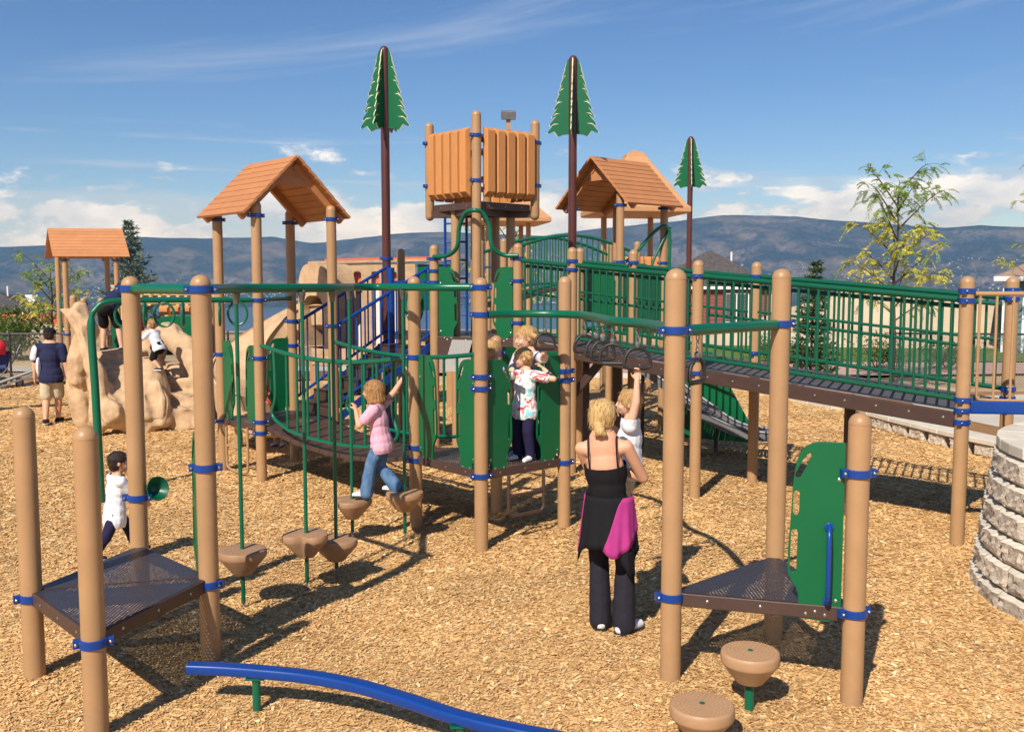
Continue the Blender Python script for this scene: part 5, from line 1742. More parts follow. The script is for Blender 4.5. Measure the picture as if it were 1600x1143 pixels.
# ------------------------------------------------------------------ cut-out trees on poles
def fin_outline(h, w, inset=0.0):
    pts = [(0, h), (.02, h - .01)]
    n = 9
    for k in range(n):
        f = (k + 1) / n
        z = h * (1 - f * .93) - .0
        x = w * (.10 + .90 * f)
        pts += [(x * .98, z - .005), (x, z - .022), (x * .97, z - .04), (x * (.70 + .04 * (k % 2)), z + .004)]
    z = h * .07
    pts += [(w * .5, -.0), (w * .28, .03), (0, .04)]
    return pts
def tree_pole(xy, top, label, ang, z_bottom=-.2):
    t = PT('tree_pole', label, 'play sculpture', (xy[0], xy[1], 0), group='cut-out trees on brown poles')
    p = post(t, xy, top, z_bottom, 'pole_brown', .066)
    h, w = 1.2, .345
    out = fin_outline(h, w)
    for k in range(4):
        a = ang + k * math.pi / 2
        d = V(math.cos(a), math.sin(a), 0)
        o = V(xy[0], xy[1], top - .06 - h) + d * .066
        f = W(MB().prism(out, .012, o, d, Z), 'fin', 'cream', t)
        c = [(x * (.985) + (-.006 if x > .05 else 0), z + (.012 if x > .05 else 0)) for x, z in out]
        nr = d.cross(Z)
        for sg in (-1, 1):
            W(MB().prism([(max(0, x - .008 if x > .04 else x), z + .006 * (x / w)) for x, z in out], .005, o + nr * (sg * .0088), d, Z), 'needle_sheet', 'panel_green', f)
        mb = MB()
        for i, (zz, ln) in enumerate(((.16, .17), (.32, .13), (.50, .12), (.70, .09), (.9, .06))):
            x1 = w * (1 - zz / h) + .02
            for sg in (-1, 1): mb.prism([(x1 - ln, zz + .045), (x1 - ln * .5, zz + .03), (x1 - .012, zz - .012), (x1 - ln * .5, zz + .046)], .003, o + nr * (sg * .0125), d, Z)
        W(mb, 'carved_line', 'cream', f, kind='stuff')
    return t
tree_pole((-1.93, 14.85), 6.05, 'green cut-out tree on the brown pole left of the lookout box', R(-108))
tree_pole((.965, 15.5), 6.06, 'green cut-out tree on the brown pole right of the lookout box', R(-98))
tree_pole((4.38, 23.9), 6.06, 'green cut-out tree on the brown pole furthest back on the right', R(-95))
_t = [o for o in bpy.data.objects if o.name.startswith('tree_pole') and o.location.x < -1]
clamp(_t[0], (-1.93, 14.85), 2.86, .3)

# ------------------------------------------------------------------ right gable tower
W0 = V(1.72, 15.4, 0); W1, W3 = W0 + E1 * 1.07, W0 + E2 * 1.07; W2 = W1 + E2 * 1.07
t = PT('play_tower', 'play tower with orange gable roof behind the ramp on the right', 'play tower', tuple((W0 + W2) / 2))
for p in (W0, W1, W2, W3): post(t, p, 3.94)
deck(t, [W0, W1, W2, W3], 1.75)
gable_roof(t, (W0 + W3) / 2, (W1 + W2) / 2, -E2 * .80, 3.72, 4.50, 10, over=.14)
for p in (W0, W1, W3): clamp(t, p, 2.82, .3); clamp(t, p, 3.72, .3)
h0 = W1 + V(.08, -.12, 0)
rail(t, [h0 + Z * 1.75, h0 + Z * 2.9, h0 + Z * 3.25, h0 + V(-.03, -.02, 3.38), h0 + V(-.12, -.06, 3.42), h0 + V(-.3, -.14, 3.3), h0 + V(-.62, -.3, 2.95), h0 + V(-.8, -.36, 2.82), h0 + V(-1.0, -.4, 2.8)], .028, 'green', 'loop_rail', 10, 5)
rail(t, [h0 + V(.02, .1, 3.40), h0 + V(-.05, .06, 3.3), h0 + V(-.25, .0, 2.9), h0 + V(-.3, -.02, 2.75)], .024, 'green', 'loop_rail', 10, 4)
W(MB().prism(rounded([(-.5, 0), (.5, 0), (.5, .75), (0, 1.0), (-.5, .75)], .2), .025, (W0 + W1) / 2 + Z * 1.85, E1, Z), 'barrier', 'panel_green', t)
W(MB().prism(rounded([(-.48, 0), (.48, 0), (.48, .7), (0, .95), (-.48, .7)], .2), .025, (W0 + W3) / 2 + Z * 1.85, E2, Z), 'barrier', 'panel_green', t)

# ------------------------------------------------------------------ hip-roofed towers behind
def hip_tower(c, half, z0, z1, label, rot, slats=True):
    t = PT('play_tower', label, 'play tower', (c[0], c[1], 0))
    for k in range(4):
        a = rot + math.pi / 4 + k * math.pi / 2
        p = V(c[0] + .76 * math.cos(a), c[1] + .76 * math.sin(a), 0)
        post(t, p, z0 + .08); clamp(t, p, 2.9, .2); clamp(t, p, 2.45, .2)
    pyramid_roof(t, c, half, z0, z1, rot)
    cr = [V(c[0] + .76 * math.cos(rot + math.pi / 4 + k * math.pi / 2), c[1] + .76 * math.sin(rot + math.pi / 4 + k * math.pi / 2), 0) for k in range(4)]
    deck(t, cr, 1.8)
    if slats:
        for k in (2, 3):
            a, b = cr[k], cr[(k + 1) % 4]; d = (b - a).normalized()
            slat_panel(t, a + d * .12, b - d * .12, 2.1, 3.05, 5, (d.y, -d.x))
    return t
hip_tower((2.66, 21.2), .98, 3.95, 5.36, 'play tower with tan hip roof peeking out behind the right gable roof', R(8))
hip_tower((-.19, 26.0), 1.05, 4.05, 5.2, 'play tower with tan hip roof half hidden behind the lookout box', R(10))

# ------------------------------------------------------------------ arched bridge at the back
t = PT('arched_bridge', 'teal arched bridge railing at the back between the towers', 'bridge', (1.0, 18.2, 0))
a, b = V(-.15, 17.6, 0), V(2.45, 18.9, 0)
for off in (0, 1.0):
    o = V(-.45, .9, 0) * off
    tp = [a.lerp(b, f) + o + Z * (3.05 + .33 * math.sin(math.pi * f)) for f in np.linspace(0, 1, 17)]
    bt = [a.lerp(b, f) + o + Z * (2.15 + .33 * math.sin(math.pi * f)) for f in np.linspace(0, 1, 17)]
    rail(t, tp, .03, 'green', 'top_rail'); rail(t, bt, .025, 'green', 'bottom_rail')
    bars(t, tp, bt, 24, .013, 'green')
for i in range(16):
    f0, f1 = i / 16, (i + .93) / 16
    p0, p1 = a.lerp(b, f0), a.lerp(b, f1); o = V(-.45, .9, 0)
    z0, z1 = 2.08 + .33 * math.sin(math.pi * f0), 2.08 + .33 * math.sin(math.pi * f1)
    mb = MB(); pl = [p0 + Z * z0, p1 + Z * z1, p1 + o + Z * z1, p0 + o + Z * z0]
    mb.add(pl + [p - Z * .05 for p in pl], [(0, 1, 2, 3), (7, 6, 5, 4), (0, 4, 5, 1), (1, 5, 6, 2), (2, 6, 7, 3), (3, 7, 4, 0)])
    W(mb, 'plank', 'brown', t)
for f in (0, 1):
    for off in (0, 1.0): post(t, a.lerp(b, f) + V(-.45, .9, 0) * off, 3.3)

# ------------------------------------------------------------------ roller slide under the ramp
t = PT('roller_slide', 'steel roller slide curving down behind the ramp posts', 'slide', (3.0, 13.9, 0))
pp = smooth_path([V(1.15, 15.0, 1.62), V(1.75, 14.75, 1.36), V(2.3, 14.45, 1.0), V(2.75, 14.15, .66), V(3.1, 13.9, .42), V(3.45, 13.75, .30), V(3.95, 13.6, .27)], 6)
for sg in (-1, 1):
    ps = []
    for i, p in enumerate(pp):
        d = (pp[min(i + 1, len(pp) - 1)] - pp[max(i - 1, 0)]).normalized(); s = V(d.y, -d.x, 0).normalized()
        ps.append(p + s * (.22 * sg))
    W(MB().tube([p + Z * .10 for p in ps], .022, 8), 'side_rail', 'steel', t)
    mb = MB()
    for a, b in zip(ps[:-1], ps[1:]): mb.bar(a + Z * .03, b + Z * .03, .012, .12)
    W(mb, 'side_plate', 'steel', t, kind='stuff')
mb = MB(); L_ = 4.0
for k in range(70):
    p = lerp_path(pp, (k + .5) / 70); q = lerp_path(pp, min(1, (k + 1.2) / 70)); d = (q - p).normalized(); s = V(d.y, -d.x, 0).normalized()
    mb.tube([p - s * .2, p + s * .2], .02, 6)
W(mb, 'rollers', 'steel', t, kind='stuff')
for p in (V(2.0, 14.6, 0), V(3.0, 13.98, 0)): W(MB().lathe([(.03, -.1), (.03, 1.15 if p.x < 2.5 else .45)], 10, p), 'support', 'brown', t)
W(MB().prism([(0, 1.35), (0, .02), (1.02, .02), (1.1, .1), (1.08, .2), (.42, 1.35)], .03, V(2.62, 14.55, .12), V(.88, -.47, 0), Z), 'side_panel', 'panel_green', t, bevel=.006)

# ------------------------------------------------------------------ arcade play wall behind the stairs
t = PT('play_wall', 'tan play wall with four arched openings and coral trim behind the blue stairs', 'play wall', (-3.0, 19.0, 0))
wx = V(1, .12, 0).normalized(); o = V(-3.95, 18.8, 0)
holes = []
for k in range(4):
    x = .58 + k * .345
    holes.append(rounded([(x - .075, 1.25), (x + .075, 1.25), (x + .075, 2.72), (x - .075, 2.72)], [.01, .01, .085, .085], 5))
W(MB().prism([(.02, .9), (2.05, .9), (2.05, 2.88), (.02, 2.84)], .16, o, wx, Z, holes), 'wall', 'sculpt', t)
W(MB().bar(o + wx * -.02 + Z * 2.88, o + wx * 2.75 + Z * 2.95, .24, .05), 'coping', 'sculpt', t)
W(MB().bar(o + wx * .3 + Z * 2.935, o + wx * 2.75 + Z * 2.995, .22, .04), 'coping', 'coral', t)
for k in range(4):
    x = .58 + k * .345
    W(MB().box(o + wx * x + Z * 2.58 + V(0, .06, 0), (.15, .02, .24), wx, V(-wx.y, wx.x, 0)), 'orange_pane', 'coral', t)
    W(MB().box(o + wx * x + Z * 1.84 + V(0, .06, 0), (.15, .02, 1.18), wx, V(-wx.y, wx.x, 0)), 'white_pane', 'white_paint', t)
W(MB().bar(o + wx * 2.1 + Z * 2.4, o + wx * 2.75 + Z * 2.4, .05, .9), 'side_panel', 'panel_green', t)
for x in (.05, 2.0, 2.72): W(MB().box(o + wx * x + Z * .45, (.12, .12, 1.0)), 'foot', 'tan', t)

# ------------------------------------------------------------------ far left tower with metal slide
N1, N2, F2, F1 = V(-11.12, 24.0, 0), V(-9.9, 24.15, 0), V(-10.55, 25.15, 0), V(-11.77, 25.0, 0)
t = PT('play_tower', 'play tower with orange gable roof at the far left', 'play tower', tuple((N1 + F2) / 2))
for p in (N1, N2, F1, F2): post(t, p, 3.27)
deck(t, [N1, N2, F2, F1], 1.25)
gable_roof(t, (N1 + F1) / 2, (N2 + F2) / 2, (N1 - F1) * .66, 3.12, 3.84, 9, over=.30)
for p in (N1, N2): clamp(t, p, 3.05, .2); clamp(t, p, 1.2, .2)
panel(t, F1, (N1 - F1).normalized(), 1.2, 1.0, .3); panel(t, N1, (F1 - N1).normalized(), 1.2, 1.0, .3)
t = PT('metal_slide', 'straight steel slide running down to the left edge behind the man', 'slide', (-9.5, 19.0, 0))
a, b = V(-8.65, 18.9, .98), V(-10.6, 18.4, .25)
d = (b - a).normalized(); s = V(d.y, -d.x, 0).normalized()
mb = MB(); mb.add([a + s * .2, b + s * .2, b - s * .2, a - s * .2, a + s * .2 - Z * .03, b + s * .2 - Z * .03, b - s * .2 - Z * .03, a - s * .2 - Z * .03], [(3, 2, 1, 0), (4, 5, 6, 7), (0, 1, 5, 4), (2, 3, 7, 6), (1, 2, 6, 5), (3, 0, 4, 7)])
W(mb, 'bed', 'steel', t)
for sg in (-1, 1): W(MB().tube([a + s * (.21 * sg) + Z * .07, b + s * (.21 * sg) + Z * .07], .03, 8), 'side_rail', 'steel', t)
for f in (.05, .85): W(MB().lathe([(.03, -.1), (.03, a.lerp(b, f).z - .02)], 8, V(a.lerp(b, f).x, a.lerp(b, f).y, 0)), 'support', 'brown', t)
# ------------------------------------------------------------------ voxel-joined organic shapes
def remesh(mb, voxel, smooth=4, disp=None, name='organic'):
    me = mb.mesh(name + '_raw')
    o = bpy.data.objects.new(name + '_raw', me); COL.objects.link(o)
    r = o.modifiers.new('r', 'REMESH'); r.mode = 'VOXEL'; r.voxel_size = voxel; r.use_smooth_shade = True
    if smooth:
        s = o.modifiers.new('s', 'SMOOTH'); s.factor = .5; s.iterations = smooth
    dg = bpy.context.evaluated_depsgraph_get(); dg.update()
    ev = o.evaluated_get(dg)
    out = bpy.data.meshes.new_from_object(ev)
    bpy.data.objects.remove(o); bpy.data.meshes.remove(me)
    out.name = name
    if disp:
        nv = [v.normal.copy() for v in out.vertices]
        for v, n_ in zip(out.vertices, nv): v.co += n_ * disp(v.co)
    out.polygons.foreach_set('use_smooth', [True] * len(out.polygons))
    out.update()
    return out

# ------------------------------------------------------------------ rock climber
RO = V(-6.5, 16.6, 0)
def px(u, v, y=16.4):                       # helper in the rock's own survey: metres from the photograph's scale at this distance
    return V((u - 800) * y / 1500, y, 2.5 - (v - 441) * y / 1500)
t = thing('rock_climber', 'tan moulded rock climber with stone steps and a pointed overhang on the left', 'climber', tuple(RO))
def rel(p): return p - RO
mb = MB()
def limb(pts, rs):
    pts = [rel(p) for p in pts]
    for a, b, r0, r1 in zip(pts[:-1], pts[1:], rs[:-1], rs[1:]): mb.caps(a, b, r0, r1, 14)
limb([px(92, 482, 16.3), px(118, 492, 16.3), px(134, 512, 16.3)], [.03, .17, .22])
limb([px(128, 480, 16.4), px(136, 520, 16.4), px(124, 560, 16.4), px(122, 600, 16.5), px(135, 650, 16.6)], [.15, .22, .24, .26, .3])
limb([px(122, 505, 16.2), px(136, 545, 16.1), px(150, 585, 15.9), px(152, 618, 15.8), px(160, 655, 15.8)], [.10, .15, .17, .2, .26])
limb([px(150, 600, 16.2), px(158, 625, 15.9), px(175, 650, 15.7)], [.2, .22, .28])
limb([px(165, 590, 17.0), px(180, 615, 16.6), px(190, 645, 16.1)], [.40, .42, .4])
limb([px(200, 592, 17.0), px(212, 615, 16.6), px(214, 650, 16.1)], [.40, .45, .5])
limb([px(225, 580, 16.8), px(230, 612, 16.4), px(222, 650, 16.0)], [.28, .36, .36])
limb([px(170, 652, 15.75), px(205, 656, 15.7), px(232, 655, 15.8)], [.16, .15, .12])
limb([px(246, 600, 16.1), px(252, 625, 16.0), px(246, 655, 15.9)], [.12, .16, .18])
limb([px(228, 548, 17.4), px(240, 530, 17.6), px(262, 522, 17.6), px(290, 540, 17.4), px(305, 562, 17.2)], [.18, .24, .25, .26, .25])
limb([px(300, 560, 17.2), px(312, 585, 17.0), px(318, 620, 16.8)], [.24, .2, .2])
limb([px(228, 560, 17.4), px(226, 590, 17.2)], [.28, .36])
mb.box(rel(px(185, 566, 17.5)), (1.3, 1.2, .5))
mb.box(rel(V(-6.4, 17.6, .45)), (2.4, 1.1, 1.0))
for k, (v0, y) in enumerate(((648, 16.05), (625, 16.45), (602, 16.85), (580, 17.2))):
    z1 = px(275, v0 - 11, y).z
    c = px(276, v0, y + .3)
    mb.box(rel(V(c.x, y + .35, z1 / 2)), (.78, .75, z1))
def rdisp(p):
    return .075 * fbm(p.x * 2.1, p.z * 2.1 + p.y, 5, 3.3) - .07 * max(0, .16 - abs(fbm(p.x * 1.6 + .5 * p.z, p.y * 1.6 - p.z * .8, 3, 6.1))) / .16 + .02 * math.sin(p.x * 9 + 2 * fbm(p.y * 2, p.z * 2, 2, 1.0) * 4) * max(0, min(1, 1.2 - p.z)) * .6
me = remesh(mb, .024, 4, rdisp, 'rock')
link('rock', me, 'sculpt', t)
# deck and posts behind the rock
t2 = PT('play_platform', 'play platform with green barrier behind the rock climber', 'platform', (-7.2, 18.2, 0))
for (x, y, z) in ((-8.25, 18.1, 2.27), (-7.95, 17.85, 2.22), (-5.9, 18.3, 2.2), (-6.0, 19.2, 2.2), (-8.2, 19.2, 2.2)): post(t2, (x, y), z)
deck(t2, [(-8.0, 17.75), (-5.9, 18.2), (-6.0, 19.2), (-8.2, 19.2)], 1.22)
W(MB().prism(rounded([(0, 0), (1.1, 0), (1.1, .62), (.2, .62), (0, .5)], .08), .03, V(-7.05, 18.9, 1.22), V(1, .05, 0), Z), 'barrier', 'panel_green', t2)
slat_panel(t2, (-6.95, 18.93), (-6.1, 18.98), 1.86, 2.05, 4, (0, -1))
W(MB().prism(rounded([(0, 0), (.3, 0), (.3, .55), (0, .55)], .08), .03, V(-7.75, 18.6, 1.22), V(1, .05, 0), Z), 'barrier', 'panel_green', t2)
clamp(t2, (-7.95, 17.85), 2.1, .2)

# ------------------------------------------------------------------ pushchair at the left edge
t = thing('pushchair', 'red-hooded pushchair at the left edge by the chain-link fence', 'pushchair', (-12.15, 22.6, 0), R(-20))
vs, fs = [], []
for j in range(9):
    for i in range(13):
        a = math.pi * i / 12; b = R(8) + R(100) * j / 8
        vs.append((.24 * math.cos(a), -.30 * math.cos(b) * math.sin(a) ** .5, .80 + .34 * math.sin(b) * math.sin(a) ** .4))
for j in range(8):
    for i in range(12): fs.append((j * 13 + i, j * 13 + i + 1, (j + 1) * 13 + i + 1, (j + 1) * 13 + i))
o = MB().add(vs, fs, True).build('hood', 'red_cloth', t); o.modifiers.new('s', 'SOLIDIFY').thickness = .012
mat('navy_cloth', S2L((46, 52, 96)), .8, .2, 14)
mb = MB(); mb.box((0, .1, .62), (.42, .1, .55), V(1, 0, 0), V(0, .9, -.3).normalized()); mb.box((0, -.1, .45), (.42, .42, .09)); me = remesh(mb, .03, 3, None, 'seat'); link('seat', me, 'navy_cloth', t)
MB().box((0, -.33, .33), (.36, .16, .05)).build('footrest', 'red_cloth', t, bevel=.02)
for s in (-1, 1):
    MB().tube([V(s * .24, .45, 1.02), V(s * .24, .2, .6), V(s * .24, -.38, .14)], .014, 8).build('frame_tube', 'steel', t)
    MB().tube([V(s * .24, .0, .5), V(s * .24, .36, .14)], .014, 8).build('frame_tube', 'steel', t)
    for y in (-.38, .36):
        w = MB().tube([V(s * .26, y + .10 * math.cos(a), .115 + .10 * math.sin(a)) for a in np.linspace(0, 2 * math.pi, 18, endpoint=False)], .02, 8, True).build('wheel', 'rubber', t)
        MB().lathe([(.07, -.01), (.07, .01)], 14, (s * .26, y, .115), (1, 0, 0)).build('hub', 'steel', w)
MB().tube([V(-.24, .45, 1.02), V(.24, .45, 1.02)], .016, 8).build('handle', 'rubber', t)
# ------------------------------------------------------------------ people
mat('skin', S2L((214, 160, 128)), .55, .06, 8, .02, 200, .35, sss=.12)
mat('skin_pale', S2L((222, 174, 146)), .55, .06, 8, .02, 200, .35, sss=.12)
mat('eye_white', S2L((225, 222, 218)), .2, .02, 5)
mat('eye_dark', S2L((42, 40, 42)), .15, .1, 5)
mat('lip', S2L((186, 104, 92)), .45, .05, 8)
def hairmat(name, a, b):
    mat(name, S2L(a), .5, .1, 9, .5, 60, .4, base2=S2L(b), stretch=(14, 14, 1.1))
hairmat('hair_blonde', (168, 122, 66), (232, 200, 138))
hairmat('hair_honey', (120, 80, 46), (196, 146, 90))
hairmat('hair_sandy', (150, 108, 66), (220, 180, 120))
hairmat('hair_dark', (28, 20, 18), (58, 42, 36))
def cloth(name, c, var=.08, c2=None, scale=22, rough=.85):
    mat(name, S2L(c), rough, var, scale, .25, 350, .2, base2=S2L(c2) if c2 else None)
cloth('black_cloth', (26, 25, 28)); cloth('dark_pants', (40, 38, 46)); cloth('magenta', (176, 58, 128)); cloth('white_tee', (226, 226, 230), .04)
cloth('pink_tee', (214, 150, 172), .1, (232, 186, 200), 60); cloth('denim', (62, 96, 136), .2, (108, 140, 172), 10); cloth('navy', (40, 44, 74))
cloth('navy_pants', (38, 34, 66)); cloth('khaki', (196, 180, 152)); cloth('print_tee', (150, 206, 214), .1, (236, 232, 226), 13); cloth('grey_print', (196, 196, 206), .1, (236, 236, 238), 22)
cloth('stripe_tee', (206, 150, 160), .1, (140, 180, 206), 9); cloth('red_tee', (196, 60, 70)); cloth('dark_denim', (48, 56, 84)); cloth('shoe_white', (222, 220, 222), .06); cloth('shoe_black', (40, 38, 40))
cloth('print_red', (176, 60, 60)); cloth('hair_tie', (150, 40, 36))

def print_cloth():
    m = MATS['print_tee']; N, L = m.node_tree.nodes, m.node_tree.links
    tc = N.new('ShaderNodeTexCoord'); n = N.new('ShaderNodeTexNoise'); n.inputs['Scale'].default_value = 11; n.inputs['Detail'].default_value = 3; n.inputs['Distortion'].default_value = 1.2
    L.new(tc.outputs['Object'], n.inputs['Vector'])
    cr = N.new('ShaderNodeValToRGB'); cr.color_ramp.interpolation = 'CONSTANT'; e = cr.color_ramp.elements
    e[0].color = (*S2L((150, 208, 216)), 1); e[1].position = .62; e[1].color = (*S2L((186, 74, 84)), 1)
    for p_, c_ in ((.40, (226, 226, 222)), (.56, (222, 178, 176)), (.70, (228, 228, 224))):
        q_ = e.new(p_); q_.color = (*S2L(c_), 1)
    L.new(n.outputs['Fac'], cr.inputs[0]); L.new(cr.outputs[0], N['Principled BSDF'].inputs['Base Color'])
print_cloth()

def ik(a, b, l1, l2, pole):
    a, b = Vector(a), Vector(b); d = b - a; L_ = d.length
    mx = (l1 + l2) * .995
    if L_ > mx: b = a + d * (mx / L_); d = b - a; L_ = mx
    d.normalize()
    x = (l1 * l1 - l2 * l2 + L_ * L_) / (2 * L_)
    h = math.sqrt(max(0, l1 * l1 - x * x))
    p = Vector(pole); p = p - d * p.dot(d)
    p = p.normalized() if p.length > 1e-4 else d.orthogonal().normalized()
    return a + d * x + p * h, b

def hand(mb, w, d, n, s, side, curl=.5, fr=.068):
    """palm, four unequal bent fingers and a thumb; d: wrist to knuckles, n: the way the palm faces, side: direction of the thumb"""
    d = Vector(d).normalized(); n = Vector(n); n = (n - d * n.dot(d)).normalized(); sd = Vector(side); sd = (sd - d * sd.dot(d) - n * sd.dot(n)).normalized()
    c = w + d * (s * .28)
    mb.ell(c, (s * .21, s * .10, s * .30), Matrix((sd, n, d)).transposed())
    for k, (o, l) in enumerate(((.155, .92), (.052, 1.0), (-.052, .95), (-.15, .78))):
        p = w + d * (s * .52) + sd * (s * o)
        a1 = curl * .9; a2 = curl * 2.1; a3 = curl * 2.9
        q = p + (d * math.cos(a1) + n * math.sin(a1)) * (s * .20 * l)
        q2 = q + (d * math.cos(a2) + n * math.sin(a2)) * (s * .15 * l)
        q3 = q2 + (d * math.cos(a3) + n * math.sin(a3)) * (s * .10 * l)
        mb.caps(p - d * (s * .1), q, s * fr, s * fr * .95, 8); mb.caps(q, q2, s * fr * .95, s * fr * .88, 8); mb.caps(q2, q3, s * fr * .88, s * fr * .75, 8)
    p = w + d * (s * .14) + sd * (s * .15)
    q = p + (d * .55 + sd * .6 + n * .45 * (curl + .3)).normalized() * (s * .22)
    q2 = q + (d * .8 + sd * .1 + n * .6 * (curl + .2)).normalized() * (s * .17)
    mb.caps(p, q, s * fr * 1.15, s * fr, 8); mb.caps(q, q2, s * fr, s * fr * .8, 8)

def clip_mesh(me, planes):
    bm = bmesh.new(); bm.from_mesh(me)
    for co, no in planes:
        bmesh.ops.bisect_plane(bm, geom=bm.verts[:] + bm.edges[:] + bm.faces[:], plane_co=co, plane_no=no, clear_outer=True)
    bm.to_mesh(me); bm.free(); return me

def person(label, loc, rotz, h, child=True, lean=0., roll=0., pelvis=(0, 0, 0), twist=0., head=(0, 0, 0), hands=(None, None), elbows=((1, -.3, -.4), (-1, -.3, -.4)),
           feet=((.0, 0, 0), (.0, 0, 0)), knees=((.1, 1, 0), (-.1, 1, 0)), top='white_tee', sleeve=.55, hem=.0, bottom='denim', leg=1.0, flare=1.0, shoes='shoe_white', hair='hair_blonde', style='short',
           skin='skin', vox=.0065, curl=(.35, .35), palms=(None, None), fat=1.0, bare=False, cap_hat=None, foot_dir=((.12, 1, 0), (-.12, 1, 0)), drop=False):
    vox *= 1.28
    if loc[2] == 0: loc = (loc[0], loc[1], mulch_h(loc[0], loc[1]) + .012)
    t = thing('person', label, 'person', loc, rotz)
    inv = Matrix.Rotation(-rotz, 3, 'Z')
    def L(p):
        if p is None: return None
        if len(p) == 4: return inv @ (V(p[1], p[2], p[3]) - Vector(loc))
        return Vector(p)
    k = 1.0 if not child else 1.10
    k *= fat
    hh = h * (.138 if not child else (.175 if h > 1.1 else .19))
    hip_z, sh_z = (h * .515, h * .815) if not child else (h * .47, h * .765)
    sw = h * ((.112 if fat > 1.05 else .096) if not child else .108); hw = h * .052
    ua, fa = h * .172, h * .142; th, ca = (hip_z - h * .045) * .515, (hip_z - h * .045) * .495
    pel = V(0, 0, hip_z) + Vector(pelvis)
    M = Matrix.Rotation(roll, 3, 'Y') @ Matrix.Rotation(-lean, 3, 'X')
    Mt = M @ Matrix.Rotation(twist, 3, 'Z')
    up = M @ Z; tl = sh_z - hip_z
    chest = pel + up * tl
    rt = Mt @ V(1, 0, 0); fw = Mt @ V(0, 1, 0)
    S = [chest + rt * (sg * sw) - up * (h * .020) for sg in (1, -1)]
    HP = [pel + V(sg * hw, 0, 0) for sg in (1, -1)]
    Hm = Matrix.Rotation(head[0], 3, 'Z') @ Matrix.Rotation(head[1], 3, 'X') @ Matrix.Rotation(head[2], 3, 'Y')
    nk = chest + up * (h * .028)
    hc = nk + up * (h * .018) + Hm @ V(0, hh * .10, hh * .50)
    def hp(x, y, z): return hc + Hm @ V(x * hh, y * hh, z * hh)
    ank = h * .048
    E_, Wr, KN, AN = [], [], [], []
    for i, sg in enumerate((1, -1)):
        tgt = L(hands[i]) if hands[i] is not None else S[i] + V(sg * h * .05, h * .05, -(ua + fa) * .97)
        e, w = ik(S[i], tgt, ua, fa, elbows[i]); E_.append(e); Wr.append(w)
        f = L(feet[i]) if feet[i] is not None else None
        f = V(f.x if abs(f.x) > 1e-6 else sg * hw * 1.1, f.y, f.z) if len(feet[i]) == 3 else f
        kn, an = ik(HP[i], f + Z * ank, th, ca, knees[i]); KN.append(kn); AN.append(an)
    I3 = Mt
    # ---- body: one continuous skin
    b = MB()
    b.ell(hp(0, -.045, .085), (hh * .375, hh * .44, hh * .405), Hm); b.ell(hp(0, .085, -.14), (hh * .30, hh * .325, hh * .36), Hm)
    b.ell(hp(0, .16, -.36), (hh * .17, hh * .2, hh * .13), Hm)
    for sg in (1, -1):
        b.ell(hp(sg * .15, .27, -.15), (hh * .13, hh * .12, hh * .13), Hm)
        b.ell(hp(sg * .375, -.02, -.06), (hh * .045, hh * .085, hh * .12), Hm)
    b.caps(hp(0, .40, .0), hp(0, .455, -.13), hh * .035, hh * .05, 8)
    b.ell(hp(0, .385, -.255), (hh * .10, hh * .045, hh * .035), Hm)
    b.caps(nk - up * h * .03, hp(0, -.03, -.2), h * .034 * k, h * .030 * k)
    tw = [(0.0, .100, .072), (.30, .078 if not child else .088, .060), (.62, .090, .064), (.90, .080, .052)]
    def torso(m_, inf, lo=0.0):
        for f, wx, wy in tw:
            if f < lo: continue
            m_.ell(pel + up * (tl * f), (h * wx * k * .98 + inf, h * wy * k + inf, h * .115 + inf), Mt if f > .3 else M)
        for i in (0, 1):
            m_.caps(chest - up * h * .045, S[i], h * .042 * k + inf, h * .033 * k + inf)
            m_.caps(nk - up * h * .012, S[i].lerp(nk, .25), h * .026 * k + inf, h * .026 * k + inf)
    torso(b, -.006)
    for i, sg in enumerate((1, -1)):
        b.caps(S[i], E_[i], h * .030 * k, h * .0245 * k); b.caps(E_[i], Wr[i], h * .0245 * k, h * .0165 * k)
        d = (Wr[i] - E_[i]).normalized()
        pn = L(palms[i]) if palms[i] is not None else (V(-sg, .2, 0))
        hand(b, Wr[i], d, pn, h * (.105 if not child else .112), fw * 1.0 + Z * .3, [curl[0], curl[1]][i])
        b.caps(HP[i], KN[i], h * .052 * k - .004, h * .034 * k - .002); b.caps(KN[i], KN[i].lerp(AN[i], .35), h * .033 * k, h * .034 * k); b.caps(KN[i].lerp(AN[i], .35), AN[i], h * .034 * k, h * .021 * k)
        fd = V(*foot_dir[i]).normalized()
        b.caps(AN[i] - Z * ank * .3 - fd * h * .02, AN[i] - Z * (ank * .62) + fd * h * .085, h * .022, h * .018)
    link('body', remesh(b, vox, 3, None, 'body'), skin, t)
    # ---- face
    for sg in (1, -1):
        e = MB().ell(hp(sg * .145, .355, .0), (hh * .052, hh * .035, hh * .03), Hm, 10, 7).build('eye', 'eye_white', t)
        MB().ell(hp(sg * .145, .378, .0), (hh * .027, hh * .018, hh * .027), Hm, 8, 6).build('iris', 'eye_dark', e)
        MB().caps(hp(sg * .08, .395, .085), hp(sg * .22, .35, .08), hh * .013, hh * .009, 6).build('eyebrow', hair, t)
    MB().ell(hp(0, .405, -.26), (hh * .085, hh * .03, hh * .022), Hm, 10, 6).build('mouth', 'lip', t)
    # ---- hair
    hm = MB()
